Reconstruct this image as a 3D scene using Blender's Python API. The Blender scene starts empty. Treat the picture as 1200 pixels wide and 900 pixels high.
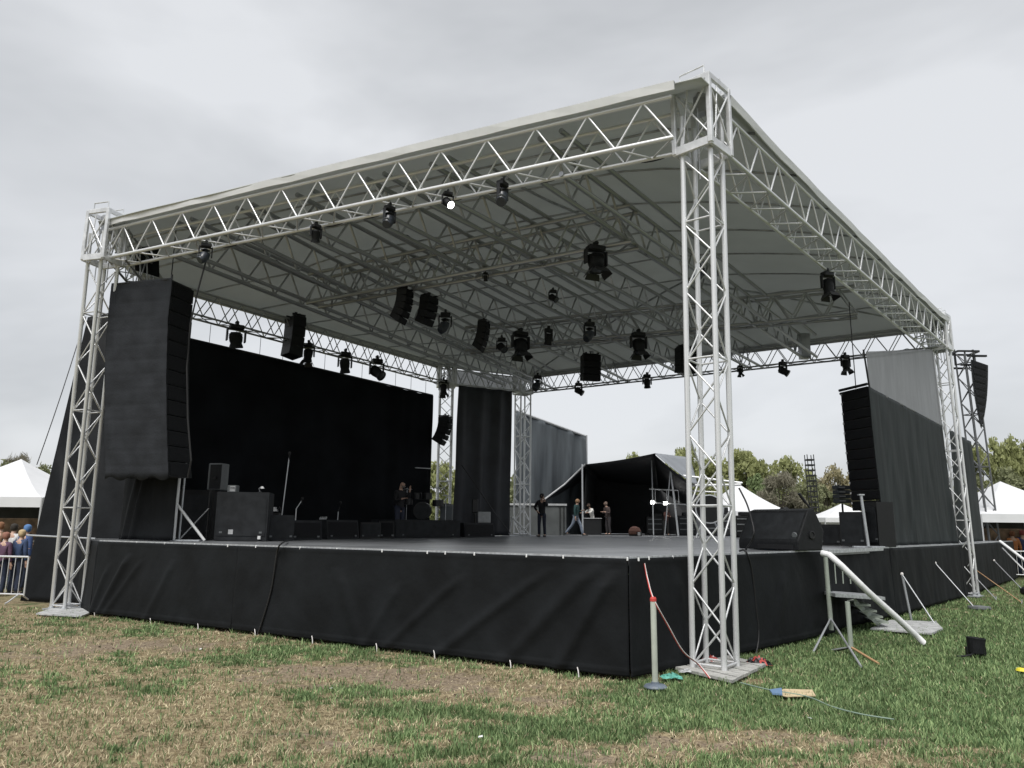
import bpy, math, random
import numpy as np
from math import sin, cos, pi, radians, atan, atan2, sqrt, hypot
from mathutils import Vector as V, Matrix as M4, Euler, noise as mnoise

SC = bpy.context.scene
COL = SC.collection
random.seed(7)
RNG = np.random.default_rng(7)

# ------------------------------------------------------------------ camera
FPX = 870.0
CZ = 1.88
PITCH = atan(167 / FPX)
ROLL = radians(.57)
cam_d = bpy.data.cameras.new('camera')
cam_d.sensor_width = 36
cam_d.lens = 36 * FPX / 1200
cam_d.clip_end = 3000
cam_d.clip_start = .05
cam = bpy.data.objects.new('camera', cam_d)
CROT = Euler((pi / 2 + PITCH, 0, 0)).to_matrix() @ M4.Rotation(ROLL, 3, 'Z')
cam.matrix_world = M4.Translation((0, 0, CZ)) @ CROT.to_4x4()
COL.objects.link(cam)
SC.camera = cam

# ------------------------------------------------------------------ world, sun, exposure
SUN_EL, SUN_AZ = radians(58), radians(200)      # azimuth from +Y clockwise: behind the camera, a little to the left
w = bpy.data.worlds.new('World')
SC.world = w
w.use_nodes = True
nt = w.node_tree
nt.nodes.clear()
def wn(t, **k):
    n = nt.nodes.new(t)
    for a, b in k.items(): setattr(n, a, b)
    return n
sky = wn('ShaderNodeTexSky', sky_type='NISHITA', sun_disc=False, sun_elevation=SUN_EL, sun_rotation=SUN_AZ)
sky.air_density = 1.0; sky.dust_density = 2.0
tc = wn('ShaderNodeTexCoord')
mp = wn('ShaderNodeMapping'); mp.inputs['Scale'].default_value = (1.0, 1.0, 2.4)
n1 = wn('ShaderNodeTexNoise'); n1.inputs['Scale'].default_value = 1.5; n1.inputs['Detail'].default_value = 5; n1.inputs['Roughness'].default_value = .5; n1.inputs['Distortion'].default_value = .3
cr = wn('ShaderNodeValToRGB')
cr.color_ramp.elements[0].position = .36; cr.color_ramp.elements[0].color = (.43, .442, .457, 1)
cr.color_ramp.elements[1].position = .62; cr.color_ramp.elements[1].color = (.67, .682, .70, 1)
sc_ = wn('ShaderNodeVectorMath', operation='SCALE'); sc_.inputs['Scale'].default_value = 5.6
mx = wn('ShaderNodeMix', data_type='RGBA'); mx.inputs[0].default_value = .94
bg = wn('ShaderNodeBackground'); bg.inputs['Strength'].default_value = .1
wo = wn('ShaderNodeOutputWorld')
L = nt.links.new
L(tc.outputs['Generated'], mp.inputs[0]); L(mp.outputs[0], n1.inputs['Vector']); L(n1.outputs['Fac'], cr.inputs[0])
L(cr.outputs[0], sc_.inputs[0]); L(sky.outputs[0], mx.inputs[6]); L(sc_.outputs[0], mx.inputs[7])
L(mx.outputs[2], bg.inputs['Color']); L(bg.outputs[0], wo.inputs['Surface'])

sl = bpy.data.lights.new('sun', 'SUN')
sl.energy = 1.5; sl.angle = radians(30); sl.color = (1, .97, .93)
so = bpy.data.objects.new('sun', sl)
sd = V((sin(SUN_AZ) * cos(SUN_EL), cos(SUN_AZ) * cos(SUN_EL), sin(SUN_EL)))
so.rotation_euler = sd.to_track_quat('Z', 'Y').to_euler()
COL.objects.link(so)
SC.view_settings.view_transform = 'Standard'
SC.view_settings.look = 'None'
SC.view_settings.exposure = 1.08
SC.view_settings.gamma = 1

# ------------------------------------------------------------------ where a picture point lies in the place
def ray(px, py):
    return CROT @ V(((px - 600) / FPX, -(py - 450) / FPX, -1))
def onz(px, py, z):
    d = ray(px, py); return V((0, 0, CZ)) + d * ((z - CZ) / d.z)
def aty(px, py, Y):
    d = ray(px, py); return V((0, 0, CZ)) + d * (Y / d.y)
def onwall(px, py, A, B):
    """point seen at (px, py) on the vertical plane through plan points A and B"""
    d = ray(px, py); n = V((B[1] - A[1], A[0] - B[0]))
    t = (A[0] * n.x + A[1] * n.y) / (d.x * n.x + d.y * n.y)
    return V((0, 0, CZ)) + d * t

# ------------------------------------------------------------------ materials
def mat(name, col, rough=.6, metal=0.0, var=.0, vscale=6, bump=0.0, bscale=40, col2=None, trans=0.0, emis=None, estr=1, spec=.5, detail=4, lo=.35, hi=.65, stretch=None, alpha=None):
    m = bpy.data.materials.new(name); m.use_nodes = True
    t = m.node_tree; b = t.nodes['Principled BSDF']
    b.inputs['Roughness'].default_value = rough; b.inputs['Metallic'].default_value = metal
    b.inputs['Specular IOR Level'].default_value = spec
    c = (*col, 1)
    b.inputs['Base Color'].default_value = c
    co = t.nodes.new('ShaderNodeTexCoord')
    src = co.outputs['Object']
    if stretch:
        mpn = t.nodes.new('ShaderNodeMapping'); mpn.inputs['Scale'].default_value = stretch
        t.links.new(src, mpn.inputs[0]); src = mpn.outputs[0]
    if var or col2:
        n = t.nodes.new('ShaderNodeTexNoise'); n.inputs['Scale'].default_value = vscale; n.inputs['Detail'].default_value = detail
        t.links.new(src, n.inputs['Vector'])
        r = t.nodes.new('ShaderNodeValToRGB')
        r.color_ramp.elements[0].position = lo; r.color_ramp.elements[1].position = hi
        a2 = col2 if col2 else [x * (1 - var) for x in col]
        b2 = col if col2 else [min(1, x * (1 + var)) for x in col]
        r.color_ramp.elements[0].color = (*a2, 1); r.color_ramp.elements[1].color = (*b2, 1)
        t.links.new(n.outputs['Fac'], r.inputs[0]); t.links.new(r.outputs[0], b.inputs['Base Color'])
    if bump:
        n = t.nodes.new('ShaderNodeTexNoise'); n.inputs['Scale'].default_value = bscale; n.inputs['Detail'].default_value = 3
        t.links.new(src, n.inputs['Vector'])
        bm = t.nodes.new('ShaderNodeBump'); bm.inputs['Strength'].default_value = bump; bm.inputs['Distance'].default_value = .02
        t.links.new(n.outputs['Fac'], bm.inputs['Height']); t.links.new(bm.outputs[0], b.inputs['Normal'])
    if trans:
        tr = t.nodes.new('ShaderNodeBsdfTranslucent'); tr.inputs['Color'].default_value = c
        ms = t.nodes.new('ShaderNodeMixShader'); ms.inputs[0].default_value = trans
        o = t.nodes['Material Output']
        t.links.new(b.outputs[0], ms.inputs[1]); t.links.new(tr.outputs[0], ms.inputs[2]); t.links.new(ms.outputs[0], o.inputs['Surface'])
    if alpha: b.inputs['Alpha'].default_value = alpha
    if emis:
        b.inputs['Emission Color'].default_value = (*emis, 1); b.inputs['Emission Strength'].default_value = estr
    return m

alu = mat('aluminium', (.74, .75, .76), .38, .45, var=.16, vscale=5, bump=.1, bscale=60)
alu_d = mat('aluminium_dull', (.42, .43, .44), .38, .75, var=.2, vscale=4)
steel = mat('galvanised', (.50, .52, .54), .45, .5, var=.2, vscale=18)
white_m = mat('white_metal', (.78, .79, .79), .4, 0, var=.06, vscale=8)
grease = mat('grey_green_paint', (.32, .36, .31), .5, 0, var=.12, vscale=6)
cloth = mat('black_tarpaulin', (.0085, .0097, .0112), .60, 0, var=.3, vscale=1.3, bump=.35, bscale=7, spec=.14)
cloth2 = mat('black_stage_cloth', (.0078, .0092, .0106), .75, 0, var=.3, vscale=1.5, bump=.3, bscale=9, spec=.2)
backcloth = mat('backdrop_cloth', (.0095, .0105, .0125), .95, 0, var=.3, vscale=.8, bump=.2, bscale=6, spec=.1)
greycloth = mat('grey_mesh_cloth', (.034, .040, .042), .8, 0, var=.22, vscale=2.2, bump=.25, bscale=12, spec=.25, stretch=(3, 3, .5))
palemesh = mat('pale_mesh_cloth', (.50, .51, .53), .8, 0, var=.10, vscale=2.5, bump=.2, bscale=10, stretch=(3, 3, .4), trans=.4, alpha=.62)
shedcloth = mat('blue_grey_tarpaulin', (.085, .098, .108), .6, 0, var=.18, vscale=1.6, bump=.35, bscale=5, stretch=(2.5, 2.5, .35))
pvc = mat('roof_membrane', (.56, .58, .565), .6, 0, var=.08, vscale=.7, bump=.15, bscale=3, trans=.31)
band_m = mat('roof_edge_white', (.66, .67, .67), .5, 0, var=.05, vscale=3)
deckm = mat('stage_floor', (.17, .178, .188), .34, 0, var=.35, vscale=1.1, bump=.1, bscale=30, stretch=(1, 3, 1))
cab = mat('speaker_black', (.012, .013, .0145), .55, 0, var=.2, vscale=12, bump=.25, bscale=160, spec=.25)
cabgrille = mat('speaker_grille', (.006, .0065, .008), .6, 0, bump=.4, bscale=220, spec=.2)
cabcover = mat('array_cover', (.024, .0265, .031), .75, 0, var=.18, vscale=3, bump=.3, bscale=25, spec=.2)
case_m = mat('flight_case', (.020, .022, .0245), .6, 0, var=.25, vscale=5, bump=.1, bscale=60, spec=.25)
blackm = mat('black_paint', (.0065, .007, .008), .45, 0, var=.15, vscale=10)
greyp = mat('grey_plastic', (.13, .14, .145), .5, 0, var=.1, vscale=9)
palep = mat('pale_grey', (.45, .46, .47), .6, 0, var=.1, vscale=9)
lens_on = mat('lit_lens', (1, 1, 1), .3, emis=(1, .98, .95), estr=6)
lens_off = mat('lens_glass', (.05, .055, .06), .12)
tentw = mat('white_tent_pvc', (.82, .83, .85), .55, 0, var=.03, vscale=2, trans=.15)
tentb = mat('black_tent_canvas', (.014, .015, .017), .6, 0, var=.2, vscale=1, bump=.2, bscale=5)
tentg = mat('grey_tent_canvas', (.20, .215, .235), .6, 0, var=.1, vscale=1)
blueprint = mat('blue_banner', (.12, .30, .55), .6, 0, var=.4, vscale=5)
redrope = mat('red_rope', (.55, .06, .05), .7)
whrope = mat('white_rope', (.75, .72, .70), .7)
rubber = mat('black_cable', (.012, .012, .013), .5)
cardb = mat('cardboard', (.55, .44, .28), .85, 0, var=.15, vscale=10)
teal = mat('teal_cloth', (.13, .42, .34), .7, 0, var=.3, vscale=20)
paperw = mat('white_paper', (.75, .76, .76), .7)
redbag = mat('red_bag', (.45, .07, .06), .45)
blues = mat('blue_plastic', (.16, .26, .42), .5)
orange = mat('orange_tube', (.45, .28, .15), .5)
boardm = mat('grey_board', (.42, .43, .43), .7, 0, var=.2, vscale=8, bump=.3, bscale=20)
woodp = mat('pallet_boards', (.40, .40, .38), .8, 0, var=.25, vscale=7, bump=.3, bscale=25, stretch=(1, 5, 1))
bark = mat('bark', (.085, .072, .058), .9, 0, var=.25, vscale=10)
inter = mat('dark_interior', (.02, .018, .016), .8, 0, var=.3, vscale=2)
brownw = mat('brown_goods', (.18, .12, .08), .8, 0, var=.5, vscale=3)
skinm = mat('skin', (.52, .34, .26), .55, 0, var=.06, vscale=9)
def hazed_foliage(name, a, b):  # leaf colours paled and greyed: distance haze is put into the colour
    m = mat(name, a, .6, 0, col2=b, vscale=.55, detail=3, trans=.25, spec=.2); return m
leaf_y = hazed_foliage('hazed_spring_leaves', (.37, .39, .18), (.25, .275, .125))
leaf_g = hazed_foliage('hazed_green_leaves', (.26, .33, .16), (.17, .225, .105))
leaf_o = hazed_foliage('hazed_orange_leaves', (.40, .35, .22), (.32, .30, .18))
leaf_b = hazed_foliage('hazed_brown_twigs', (.29, .27, .21), (.21, .20, .15))
leaf_d = hazed_foliage('hazed_olive_leaves', (.27, .285, .16), (.19, .21, .12))

# ------------------------------------------------------------------ objects
WL = {}
def reg(o, wl): WL[o.name] = V(wl)
def thing(name, label, cat, loc, group=None):
    o = bpy.data.objects.new(name, None); COL.objects.link(o); o.location = loc
    o.empty_display_size = .2
    o['label'] = label; o['category'] = cat
    if group: o['group'] = group
    reg(o, loc); return o
def tag(o, label, cat, group=None):
    o['label'] = label; o['category'] = cat
    if group: o['group'] = group
    return o
def holder(name, parent):
    o = bpy.data.objects.new(name, None); COL.objects.link(o); o.parent = parent; o.empty_display_size = .1
    reg(o, WL[parent.name]); return o
def link(name, me, parent=None, kind=None, loc=None):
    o = bpy.data.objects.new(name, me); COL.objects.link(o)
    if parent is not None:
        o.parent = parent; reg(o, WL[parent.name])
    else:
        o.location = loc or (0, 0, 0); reg(o, loc or (0, 0, 0))
    if kind: o['kind'] = kind
    return o
class MB:
    def __init__(s): s.v = []; s.f = []; s.m = []; s.mi = 0
    def add(s, vs, fs):
        k = len(s.v); s.v += [V(x) for x in vs]
        for f in fs: s.f.append(tuple(i + k for i in f)); s.m.append(s.mi)
        return s
    def box(s, c, d, R=None, bev=0.0):
        x, y, z = [q / 2 for q in d]; c = V(c)
        if bev and min(x, y, z) > bev * 1.2:
            b = bev; vs = []
            for sx in (-1, 1):
                for sy in (-1, 1):
                    for sz in (-1, 1):
                        vs += [V((sx * (x - b), sy * (y - b), sz * z)), V((sx * (x - b), sy * y, sz * (z - b))), V((sx * x, sy * (y - b), sz * (z - b)))]
            I = lambda a, bb, cc, k: ((a * 4 + bb * 2 + cc) * 3 + k)
            fs = [[I(0,0,c_,0), I(0,1,c_,0), I(1,1,c_,0), I(1,0,c_,0)][::(1 if c_ == 0 else -1)] for c_ in (0, 1)]
            fs += [[I(0,b_,0,1), I(1,b_,0,1), I(1,b_,1,1), I(0,b_,1,1)][::(1 if b_ == 0 else -1)] for b_ in (0, 1)]
            fs += [[I(a,0,0,2), I(a,0,1,2), I(a,1,1,2), I(a,1,0,2)][::(1 if a == 0 else -1)] for a in (0, 1)]
            for a in (0, 1):
                for b_ in (0, 1): fs.append([I(a,b_,0,1), I(a,b_,1,1), I(a,b_,1,2), I(a,b_,0,2)][::(1 if (a + b_) % 2 else -1)])
                for c_ in (0, 1): fs.append([I(a,0,c_,0), I(a,1,c_,0), I(a,1,c_,2), I(a,0,c_,2)][::(1 if (a + c_) % 2 else -1)])
            for b_ in (0, 1):
                for c_ in (0, 1): fs.append([I(0,b_,c_,0), I(1,b_,c_,0), I(1,b_,c_,1), I(0,b_,c_,1)][::(1 if (b_ + c_) % 2 else -1)])
            for a in (0, 1):
                for b_ in (0, 1):
                    for c_ in (0, 1): fs.append([I(a,b_,c_,0), I(a,b_,c_,1), I(a,b_,c_,2)])
        else:
            vs = [V((a * x, b * y, e * z)) for a in (-1, 1) for b in (-1, 1) for e in (-1, 1)]
            fs = [(0, 1, 3, 2), (4, 6, 7, 5), (0, 4, 5, 1), (2, 3, 7, 6), (0, 2, 6, 4), (1, 5, 7, 3)]
        if R is not None: vs = [R @ q for q in vs]
        return s.add([q + c for q in vs], fs)
    def cyl(s, a, b, r, n=8, r2=None):
        a, b = V(a), V(b); d = (b - a)
        if d.length < 1e-6: return s
        q = d.to_track_quat('Z', 'Y').to_matrix(); r2 = r if r2 is None else r2
        vs = [a + q @ V((r * cos(2 * pi * i / n), r * sin(2 * pi * i / n), 0)) for i in range(n)]
        vs += [b + q @ V((r2 * cos(2 * pi * i / n), r2 * sin(2 * pi * i / n), 0)) for i in range(n)]
        fs = [(i, (i + 1) % n, n + (i + 1) % n, n + i) for i in range(n)] + [tuple(range(n))[::-1], tuple(range(n, 2 * n))]
        return s.add(vs, fs)
    def tube(s, pts, r, n=6):
        pts = [V(p) for p in pts]; k = len(pts); vs = []
        up = V((0, 0, 1))
        for i, p in enumerate(pts):
            d = (pts[min(i + 1, k - 1)] - pts[max(i - 1, 0)]).normalized()
            sx = d.cross(up)
            if sx.length < .05: sx = d.cross(V((1, 0, 0)))
            sx.normalize(); sy = d.cross(sx)
            rr = r[i] if isinstance(r, (list, tuple)) else r
            vs += [p + (sx * cos(2 * pi * j / n) + sy * sin(2 * pi * j / n)) * rr for j in range(n)]
        fs = [(i * n + j, i * n + (j + 1) % n, (i + 1) * n + (j + 1) % n, (i + 1) * n + j) for i in range(k - 1) for j in range(n)]
        fs += [tuple(range(n)), tuple(range((k - 1) * n, k * n))[::-1]]
        return s.add(vs, fs)
    def lathe(s, prof, c, n=14, R=None):
        vs = []
        for (r, z) in prof:
            for j in range(n):
                q = V((r * cos(2 * pi * j / n), r * sin(2 * pi * j / n), z))
                vs.append((R @ q if R is not None else q) + V(c))
        k = len(prof)
        fs = [(i * n + j, i * n + (j + 1) % n, (i + 1) * n + (j + 1) % n, (i + 1) * n + j) for i in range(k - 1) for j in range(n)]
        fs += [tuple(range(n))[::-1], tuple(range((k - 1) * n, k * n))]
        return s.add(vs, fs)
    def prism(s, poly, d):
        """poly: 3D polygon, extruded by vector d"""
        n = len(poly); d = V(d)
        vs = [V(p) for p in poly] + [V(p) + d for p in poly]
        fs = [tuple(range(n))[::-1], tuple(range(n, 2 * n))] + [(i, (i + 1) % n, n + (i + 1) % n, n + i) for i in range(n)]
        return s.add(vs, fs)
    def build(s, name, m, parent=None, kind=None, smooth=False, loc=None, world=True):
        o0 = WL[parent.name] if parent is not None else (V(loc) if loc is not None else V((0, 0, 0)))
        if not world: o0 = V((0, 0, 0))
        me = bpy.data.meshes.new(name)
        me.from_pydata([tuple(x - o0) for x in s.v], [], s.f)
        for q in (m if isinstance(m, (list, tuple)) else [m]): me.materials.append(q)
        if any(s.m): me.polygons.foreach_set('material_index', s.m)
        me.update()
        if smooth: me.shade_smooth() if smooth is True else me.shade_auto_smooth(angle=radians(40)) if hasattr(me, 'shade_auto_smooth') else me.shade_smooth()
        return link(name, me, parent, kind, tuple(o0) if parent is None else None)

_uc = {}
def ucyl(m, n=8):
    k = (m.name, n)
    if k not in _uc:
        b = MB(); b.cyl((0, 0, 0), (0, 0, 1), 1, n)
        me = bpy.data.meshes.new('tube'); me.from_pydata([tuple(x) for x in b.v], [], b.f); me.materials.append(m)
        for i, p in enumerate(me.polygons): p.use_smooth = i < n
        _uc[k] = me
    return _uc[k]
def tubeobj(name, a, b, r, m, parent, n=8):
    a, b = V(a), V(b); d = b - a
    o = bpy.data.objects.new(name, ucyl(m, n)); COL.objects.link(o); o.parent = parent
    o.matrix_local = M4.Translation(a - WL[parent.name]) @ d.to_track_quat('Z', 'Y').to_matrix().to_4x4() @ M4.Diagonal((r, r, d.length, 1))
    reg(o, WL[parent.name])
    return o
def copy_tree(o, parent=None):
    c = o.copy(); COL.objects.link(c)
    if parent is not None: c.parent = parent
    for ch in list(o.children): copy_tree(ch, c)
    return c
def smoothall(o, ang=40):
    me = o.data; me.shade_smooth()
    try: me.set_sharp_from_angle(angle=radians(ang))
    except Exception: pass
    return o
def lerp(a, b, t): return a + (b - a) * t
def fbm(x, y, z=0): return mnoise.noise(V((x, y, z))) + .5 * mnoise.noise(V((2 * x + 9, 2 * y, z))) 

def sheet(name, top, bot, nu, nv, fn, m, parent=None, kind=None, uvals=None, thick=.012, loc=None):
    """hanging cloth between two polylines; fn(u, v, length_position, height) gives how far it stands out along the normal"""
    def at(pl, u):
        k = len(pl) - 1; i = min(int(u * k), k - 1); return lerp(V(pl[i]), V(pl[i + 1]), u * k - i)
    b = MB(); vs = []
    pos = 0; last = None
    for i in range(nu + 1):
        u = i / nu; T, B = at(top, u), at(bot, u)
        e = .5 / nu; d = at(top, min(1, u + e)) - at(top, max(0, u - e)); d2 = at(bot, min(1, u + e)) - at(bot, max(0, u - e))
        if last is not None: pos += (lerp(T, B, .5) - last).length
        last = lerp(T, B, .5)
        for j in range(nv + 1):
            v = j / nv; P = lerp(T, B, v); dd = lerp(d, d2, v); n = V((dd.y, -dd.x, 0)).normalized()
            if n.dot(V((P.x, P.y, 0))) > 0: n = -n        # towards the viewer's side
            vs.append(P + n * fn(u, v, pos, P.z))
    fs = [(i * (nv + 1) + j, (i + 1) * (nv + 1) + j, (i + 1) * (nv + 1) + j + 1, i * (nv + 1) + j + 1) for i in range(nu) for j in range(nv)]
    b.add(vs, fs)
    if loc is None and parent is None: loc = bot[0]
    o = b.build(name, m, parent, kind, smooth=True, loc=loc)
    if thick:
        md = o.modifiers.new('thickness', 'SOLIDIFY'); md.thickness = thick; md.offset = 0
    return o

# ------------------------------------------------------------------ plan of the place
S = 1.50                  # stage height
H = 7.50                  # underside of the roof trusses
HT = 8.14                 # top chords
NE = 8.34                 # membrane edge
N_L = onz(789, 161, H); L_N = onz(125, 302.5, H)
N_R = onz(852, 181, H); R_N = onz(1112, 409, H)
R_B = onz(1108, 409, H); B2 = onz(616, 461, H)
B1 = onz(520, 451, H); L2 = onz(225, 373, H)
L2x = L2 + (L2 - B1) * .14
def f2(p): return V((p.x, p.y))
CN = onz(740, 797, 0); CL = onz(107, 720, 0)          # stage corners on the grass
CJ = onz(965, 747, 0); CF = onz(1132, 701, 0); CE = onz(1188, 679, 0)

# ================================================================== GROUND
def vnoise(x, y, seed=0):
    xi = np.floor(x).astype(int); yi = np.floor(y).astype(int); fx = x - xi; fy = y - yi
    def h(a, b):
        n = (a * 374761393 + b * 668265263 + seed * 982451653) & 0x7fffffff
        n = ((n ^ (n >> 13)) * 1274126177) & 0x7fffffff
        return ((n ^ (n >> 16)) & 0xffff) / 65535.0
    sx = fx * fx * (3 - 2 * fx); sy = fy * fy * (3 - 2 * fy)
    a = h(xi, yi) * (1 - sx) + h(xi + 1, yi) * sx; b = h(xi, yi + 1) * (1 - sx) + h(xi + 1, yi + 1) * sx
    return a * (1 - sy) + b * sy
def fb(x, y, seed, oct=4):
    s = 0; a = .5; t = 0
    for k in range(oct):
        s = s + a * vnoise(x * 2 ** k + 17 * k, y * 2 ** k - 11 * k, seed + k); t += a; a *= .55
    return s / t
BL = []       # patches: (centre, radius x, radius y, kind, strength): positions on the field
def patch(px, py, rx, ry, kind, s=1.0):
    c = onz(px, py, 0); BL.append((c.x, c.y, rx, ry, kind, s))
for a in ((130, 757, 1.5, .8, 'soil', 1.1), (60, 770, 1.2, .6, 'soil', .5), (260, 755, 1.0, .6, 'soil', .6), (470, 790, 1.6, .9, 'soil', 1.1), (360, 785, .9, .6, 'soil', .9), (560, 812, 1.0, .7, 'soil', .7), (345, 855, .5, .25, 'soil', .9),
          (400, 870, .35, .3, 'soil', .8), (820, 870, .9, .35, 'soil', 1.1), (700, 885, .5, .25, 'soil', .8), (1010, 862, .5, .2, 'soil', .9), (1130, 880, .5, .2, 'soil', .7), (660, 820, .7, .4, 'soil', .4), (620, 880, .4, .2, 'soil', .5), (925, 862, .3, .2, 'soil', .8), (990, 755, 1.0, .5, 'soil', .45),
          (140, 735, 3.5, .7, 'green', .5), (330, 762, 1.6, .6, 'green', .9), (240, 775, 1.4, .5, 'green', .5), (395, 812, .9, .5, 'green', .9), (490, 835, .6, .35, 'green', .8), (320, 845, .5, .3, 'green', .8), (610, 850, 1.1, .5, 'green', .7), (500, 880, .5, .3, 'green', .4),
          (760, 845, .8, .35, 'green', .7), (900, 825, 1.6, .8, 'green', .9), (1040, 800, 2.0, 1.6, 'green', 1.0), (1150, 780, 2.5, 2.5, 'green', 1.0), (1120, 840, 1.4, .8, 'green', .8), (1180, 860, .8, .4, 'green', .7), (840, 812, .9, .3, 'green', .8), (1140, 740, 3, 3, 'green', .9), (650, 890, .5, .25, 'green', .7), (740, 862, .6, .3, 'green', .5), (30, 800, 1.0, .5, 'green', .4), (1100, 725, 1.6, 1.0, 'dry', .5), (600, 800, 1.2, .5, 'dry', .7), (100, 850, 2.0, 1.0, 'dry', .8), (300, 820, 1.5, .6, 'dry', .7), (420, 855, 1.0, .5, 'dry', .4), (1185, 730, 3.5, 4, 'green', .7)):
    patch(*a)
def fields(x, y):
    """greenness and bare soil at plan points (numpy)"""
    g = np.full_like(x, .47) + .04 * x
    g = np.where(x > 4.5, np.maximum(g, .85), g)
    g = np.clip(g, .25, .9)
    so = np.full_like(x, .02); dr = np.zeros_like(x)
    wx = x + .5 * (fb(x * 1.3, y * 1.3, 3) - .5); wy = y + .5 * (fb(x * 1.3 + 50, y * 1.3, 5) - .5)
    for (cx, cy, rx, ry, k, s) in BL:
        f = np.exp(-((wx - cx) / rx) ** 2 - ((wy - cy) / ry) ** 2) * s
        if k == 'green': g = g + f * .60
        elif k == 'soil': so = so + f; g = g - .3 * f
        else: g = g - f * .6
    n = fb(x * 2.2, y * 2.2, 11); n2 = fb(x * 7, y * 7, 21, 3)
    n4 = fb(x * 3.6 + 9, y * 8.5, 23, 3)
    gg = np.clip((g + (n - .5) * 1.5 + (n2 - .5) * .9 + (n4 - .5) * 2.0 - .32) * 2.0, 0, 1)
    n3 = fb(x * 16, y * 16, 61, 3)
    ss = np.clip((so * .85 + (fb(x * 3, y * 3, 31) - .5) * 1.2 + (n2 - .5) * .9 + (n3 - .5) * 1.1 - .46) * 2.2, 0, 1)
    gg = np.clip(gg + (n3 - .5) * .9, 0, 1)
    return gg, ss
def gheight(x, y):
    return .035 * (fb(x * .8, y * .8, 41) - .5) + .03 * (fb(x * 3.3, y * 3.3, 43, 3) - .5)
def ground():
    xs = np.concatenate([-np.geomspace(2500, 22, 14), np.linspace(-20, -9, 60), np.linspace(-8.9, 9, 360), np.linspace(9.2, 24, 90), np.geomspace(26, 2500, 14)])
    ys = np.concatenate([[-300, -60, -12, 0, 2], np.linspace(3, 12, 300), np.linspace(12.1, 30, 130), np.geomspace(31.5, 2800, 18)])
    X, Y = np.meshgrid(xs, ys, indexing='ij'); nx, ny = X.shape
    Z = gheight(X, Y) - .02
    far = np.clip((np.abs(X) + np.abs(Y) - 30) / 20, 0, 1); Z = Z * (1 - far) - .02 * far
    g, s = fields(X, Y)
    g = g * (1 - far) + far * .75; s = s * (1 - far)
    me = bpy.data.meshes.new('ground')
    co = np.stack([X, Y, Z], -1).reshape(-1, 3)
    idx = np.arange(nx * ny).reshape(nx, ny)
    q = np.stack([idx[:-1, :-1], idx[1:, :-1], idx[1:, 1:], idx[:-1, 1:]], -1).reshape(-1, 4)
    me.vertices.add(len(co)); me.vertices.foreach_set('co', co.ravel())
    me.loops.add(q.size); me.loops.foreach_set('vertex_index', q.ravel())
    me.polygons.add(len(q)); me.polygons.foreach_set('loop_start', np.arange(0, q.size, 4)); me.polygons.foreach_set('loop_total', np.full(len(q), 4))
    me.polygons.foreach_set('use_smooth', np.ones(len(q), bool))
    me.update(calc_edges=True)
    for nm, a in (('green', g), ('soil', s)):
        at = me.attributes.new(nm, 'FLOAT', 'POINT'); at.data.foreach_set('value', a.astype(np.float32).ravel())
    m = bpy.data.materials.new('field_ground'); m.use_nodes = True; t = m.node_tree; b = t.nodes['Principled BSDF']; b.inputs['Roughness'].default_value = .95; b.inputs['Specular IOR Level'].default_value = .15
    def nd(k): return t.nodes.new(k)
    def mixc(f, a, c):
        x = nd('ShaderNodeMix'); x.data_type = 'RGBA'
        if hasattr(f, 'is_linked') or not isinstance(f, float): t.links.new(f, x.inputs[0])
        for s_, q_ in ((6, a), (7, c)):
            if isinstance(q_, tuple): x.inputs[s_].default_value = (*q_, 1)
            else: t.links.new(q_, x.inputs[s_])
        return x.outputs[2]
    co_ = nd('ShaderNodeTexCoord')
    nz = nd('ShaderNodeTexNoise'); nz.inputs['Scale'].default_value = 14; nz.inputs['Detail'].default_value = 6; nz.inputs['Roughness'].default_value = .7
    t.links.new(co_.outputs['Object'], nz.inputs['Vector'])
    nf = nd('ShaderNodeTexNoise'); nf.inputs['Scale'].default_value = 28; nf.inputs['Detail'].default_value = 8; nf.inputs['Roughness'].default_value = .75
    t.links.new(co_.outputs['Object'], nf.inputs['Vector'])
    cc = nd('ShaderNodeMapRange'); cc.inputs[1].default_value = .35; cc.inputs[2].default_value = .65; t.links.new(nz.outputs['Fac'], cc.inputs[0])
    cf = nd('ShaderNodeMapRange'); cf.inputs[1].default_value = .36; cf.inputs[2].default_value = .64; t.links.new(nf.outputs['Fac'], cf.inputs[0])
    ag = nd('ShaderNodeAttribute'); ag.attribute_name = 'green'; asl = nd('ShaderNodeAttribute'); asl.attribute_name = 'soil'
    straw = mixc(cc.outputs[0], (.11, .082, .048), (.40, .33, .205))
    green = mixc(cc.outputs[0], (.035, .058, .022), (.085, .125, .050))
    soil = mixc(cf.outputs[0], (.105, .080, .056), (.37, .30, .22))
    c1 = mixc(ag.outputs['Fac'], straw, green); c2 = mixc(asl.outputs['Fac'], c1, soil)
    t.links.new(c2, b.inputs['Base Color'])
    bp = nd('ShaderNodeBump'); bp.inputs['Strength'].default_value = .8; bp.inputs['Distance'].default_value = .03
    t.links.new(nz.outputs['Fac'], bp.inputs['Height']); t.links.new(bp.outputs[0], b.inputs['Normal'])
    me.materials.append(m)
    link('ground', me, None, 'structure')
ground()

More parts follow.
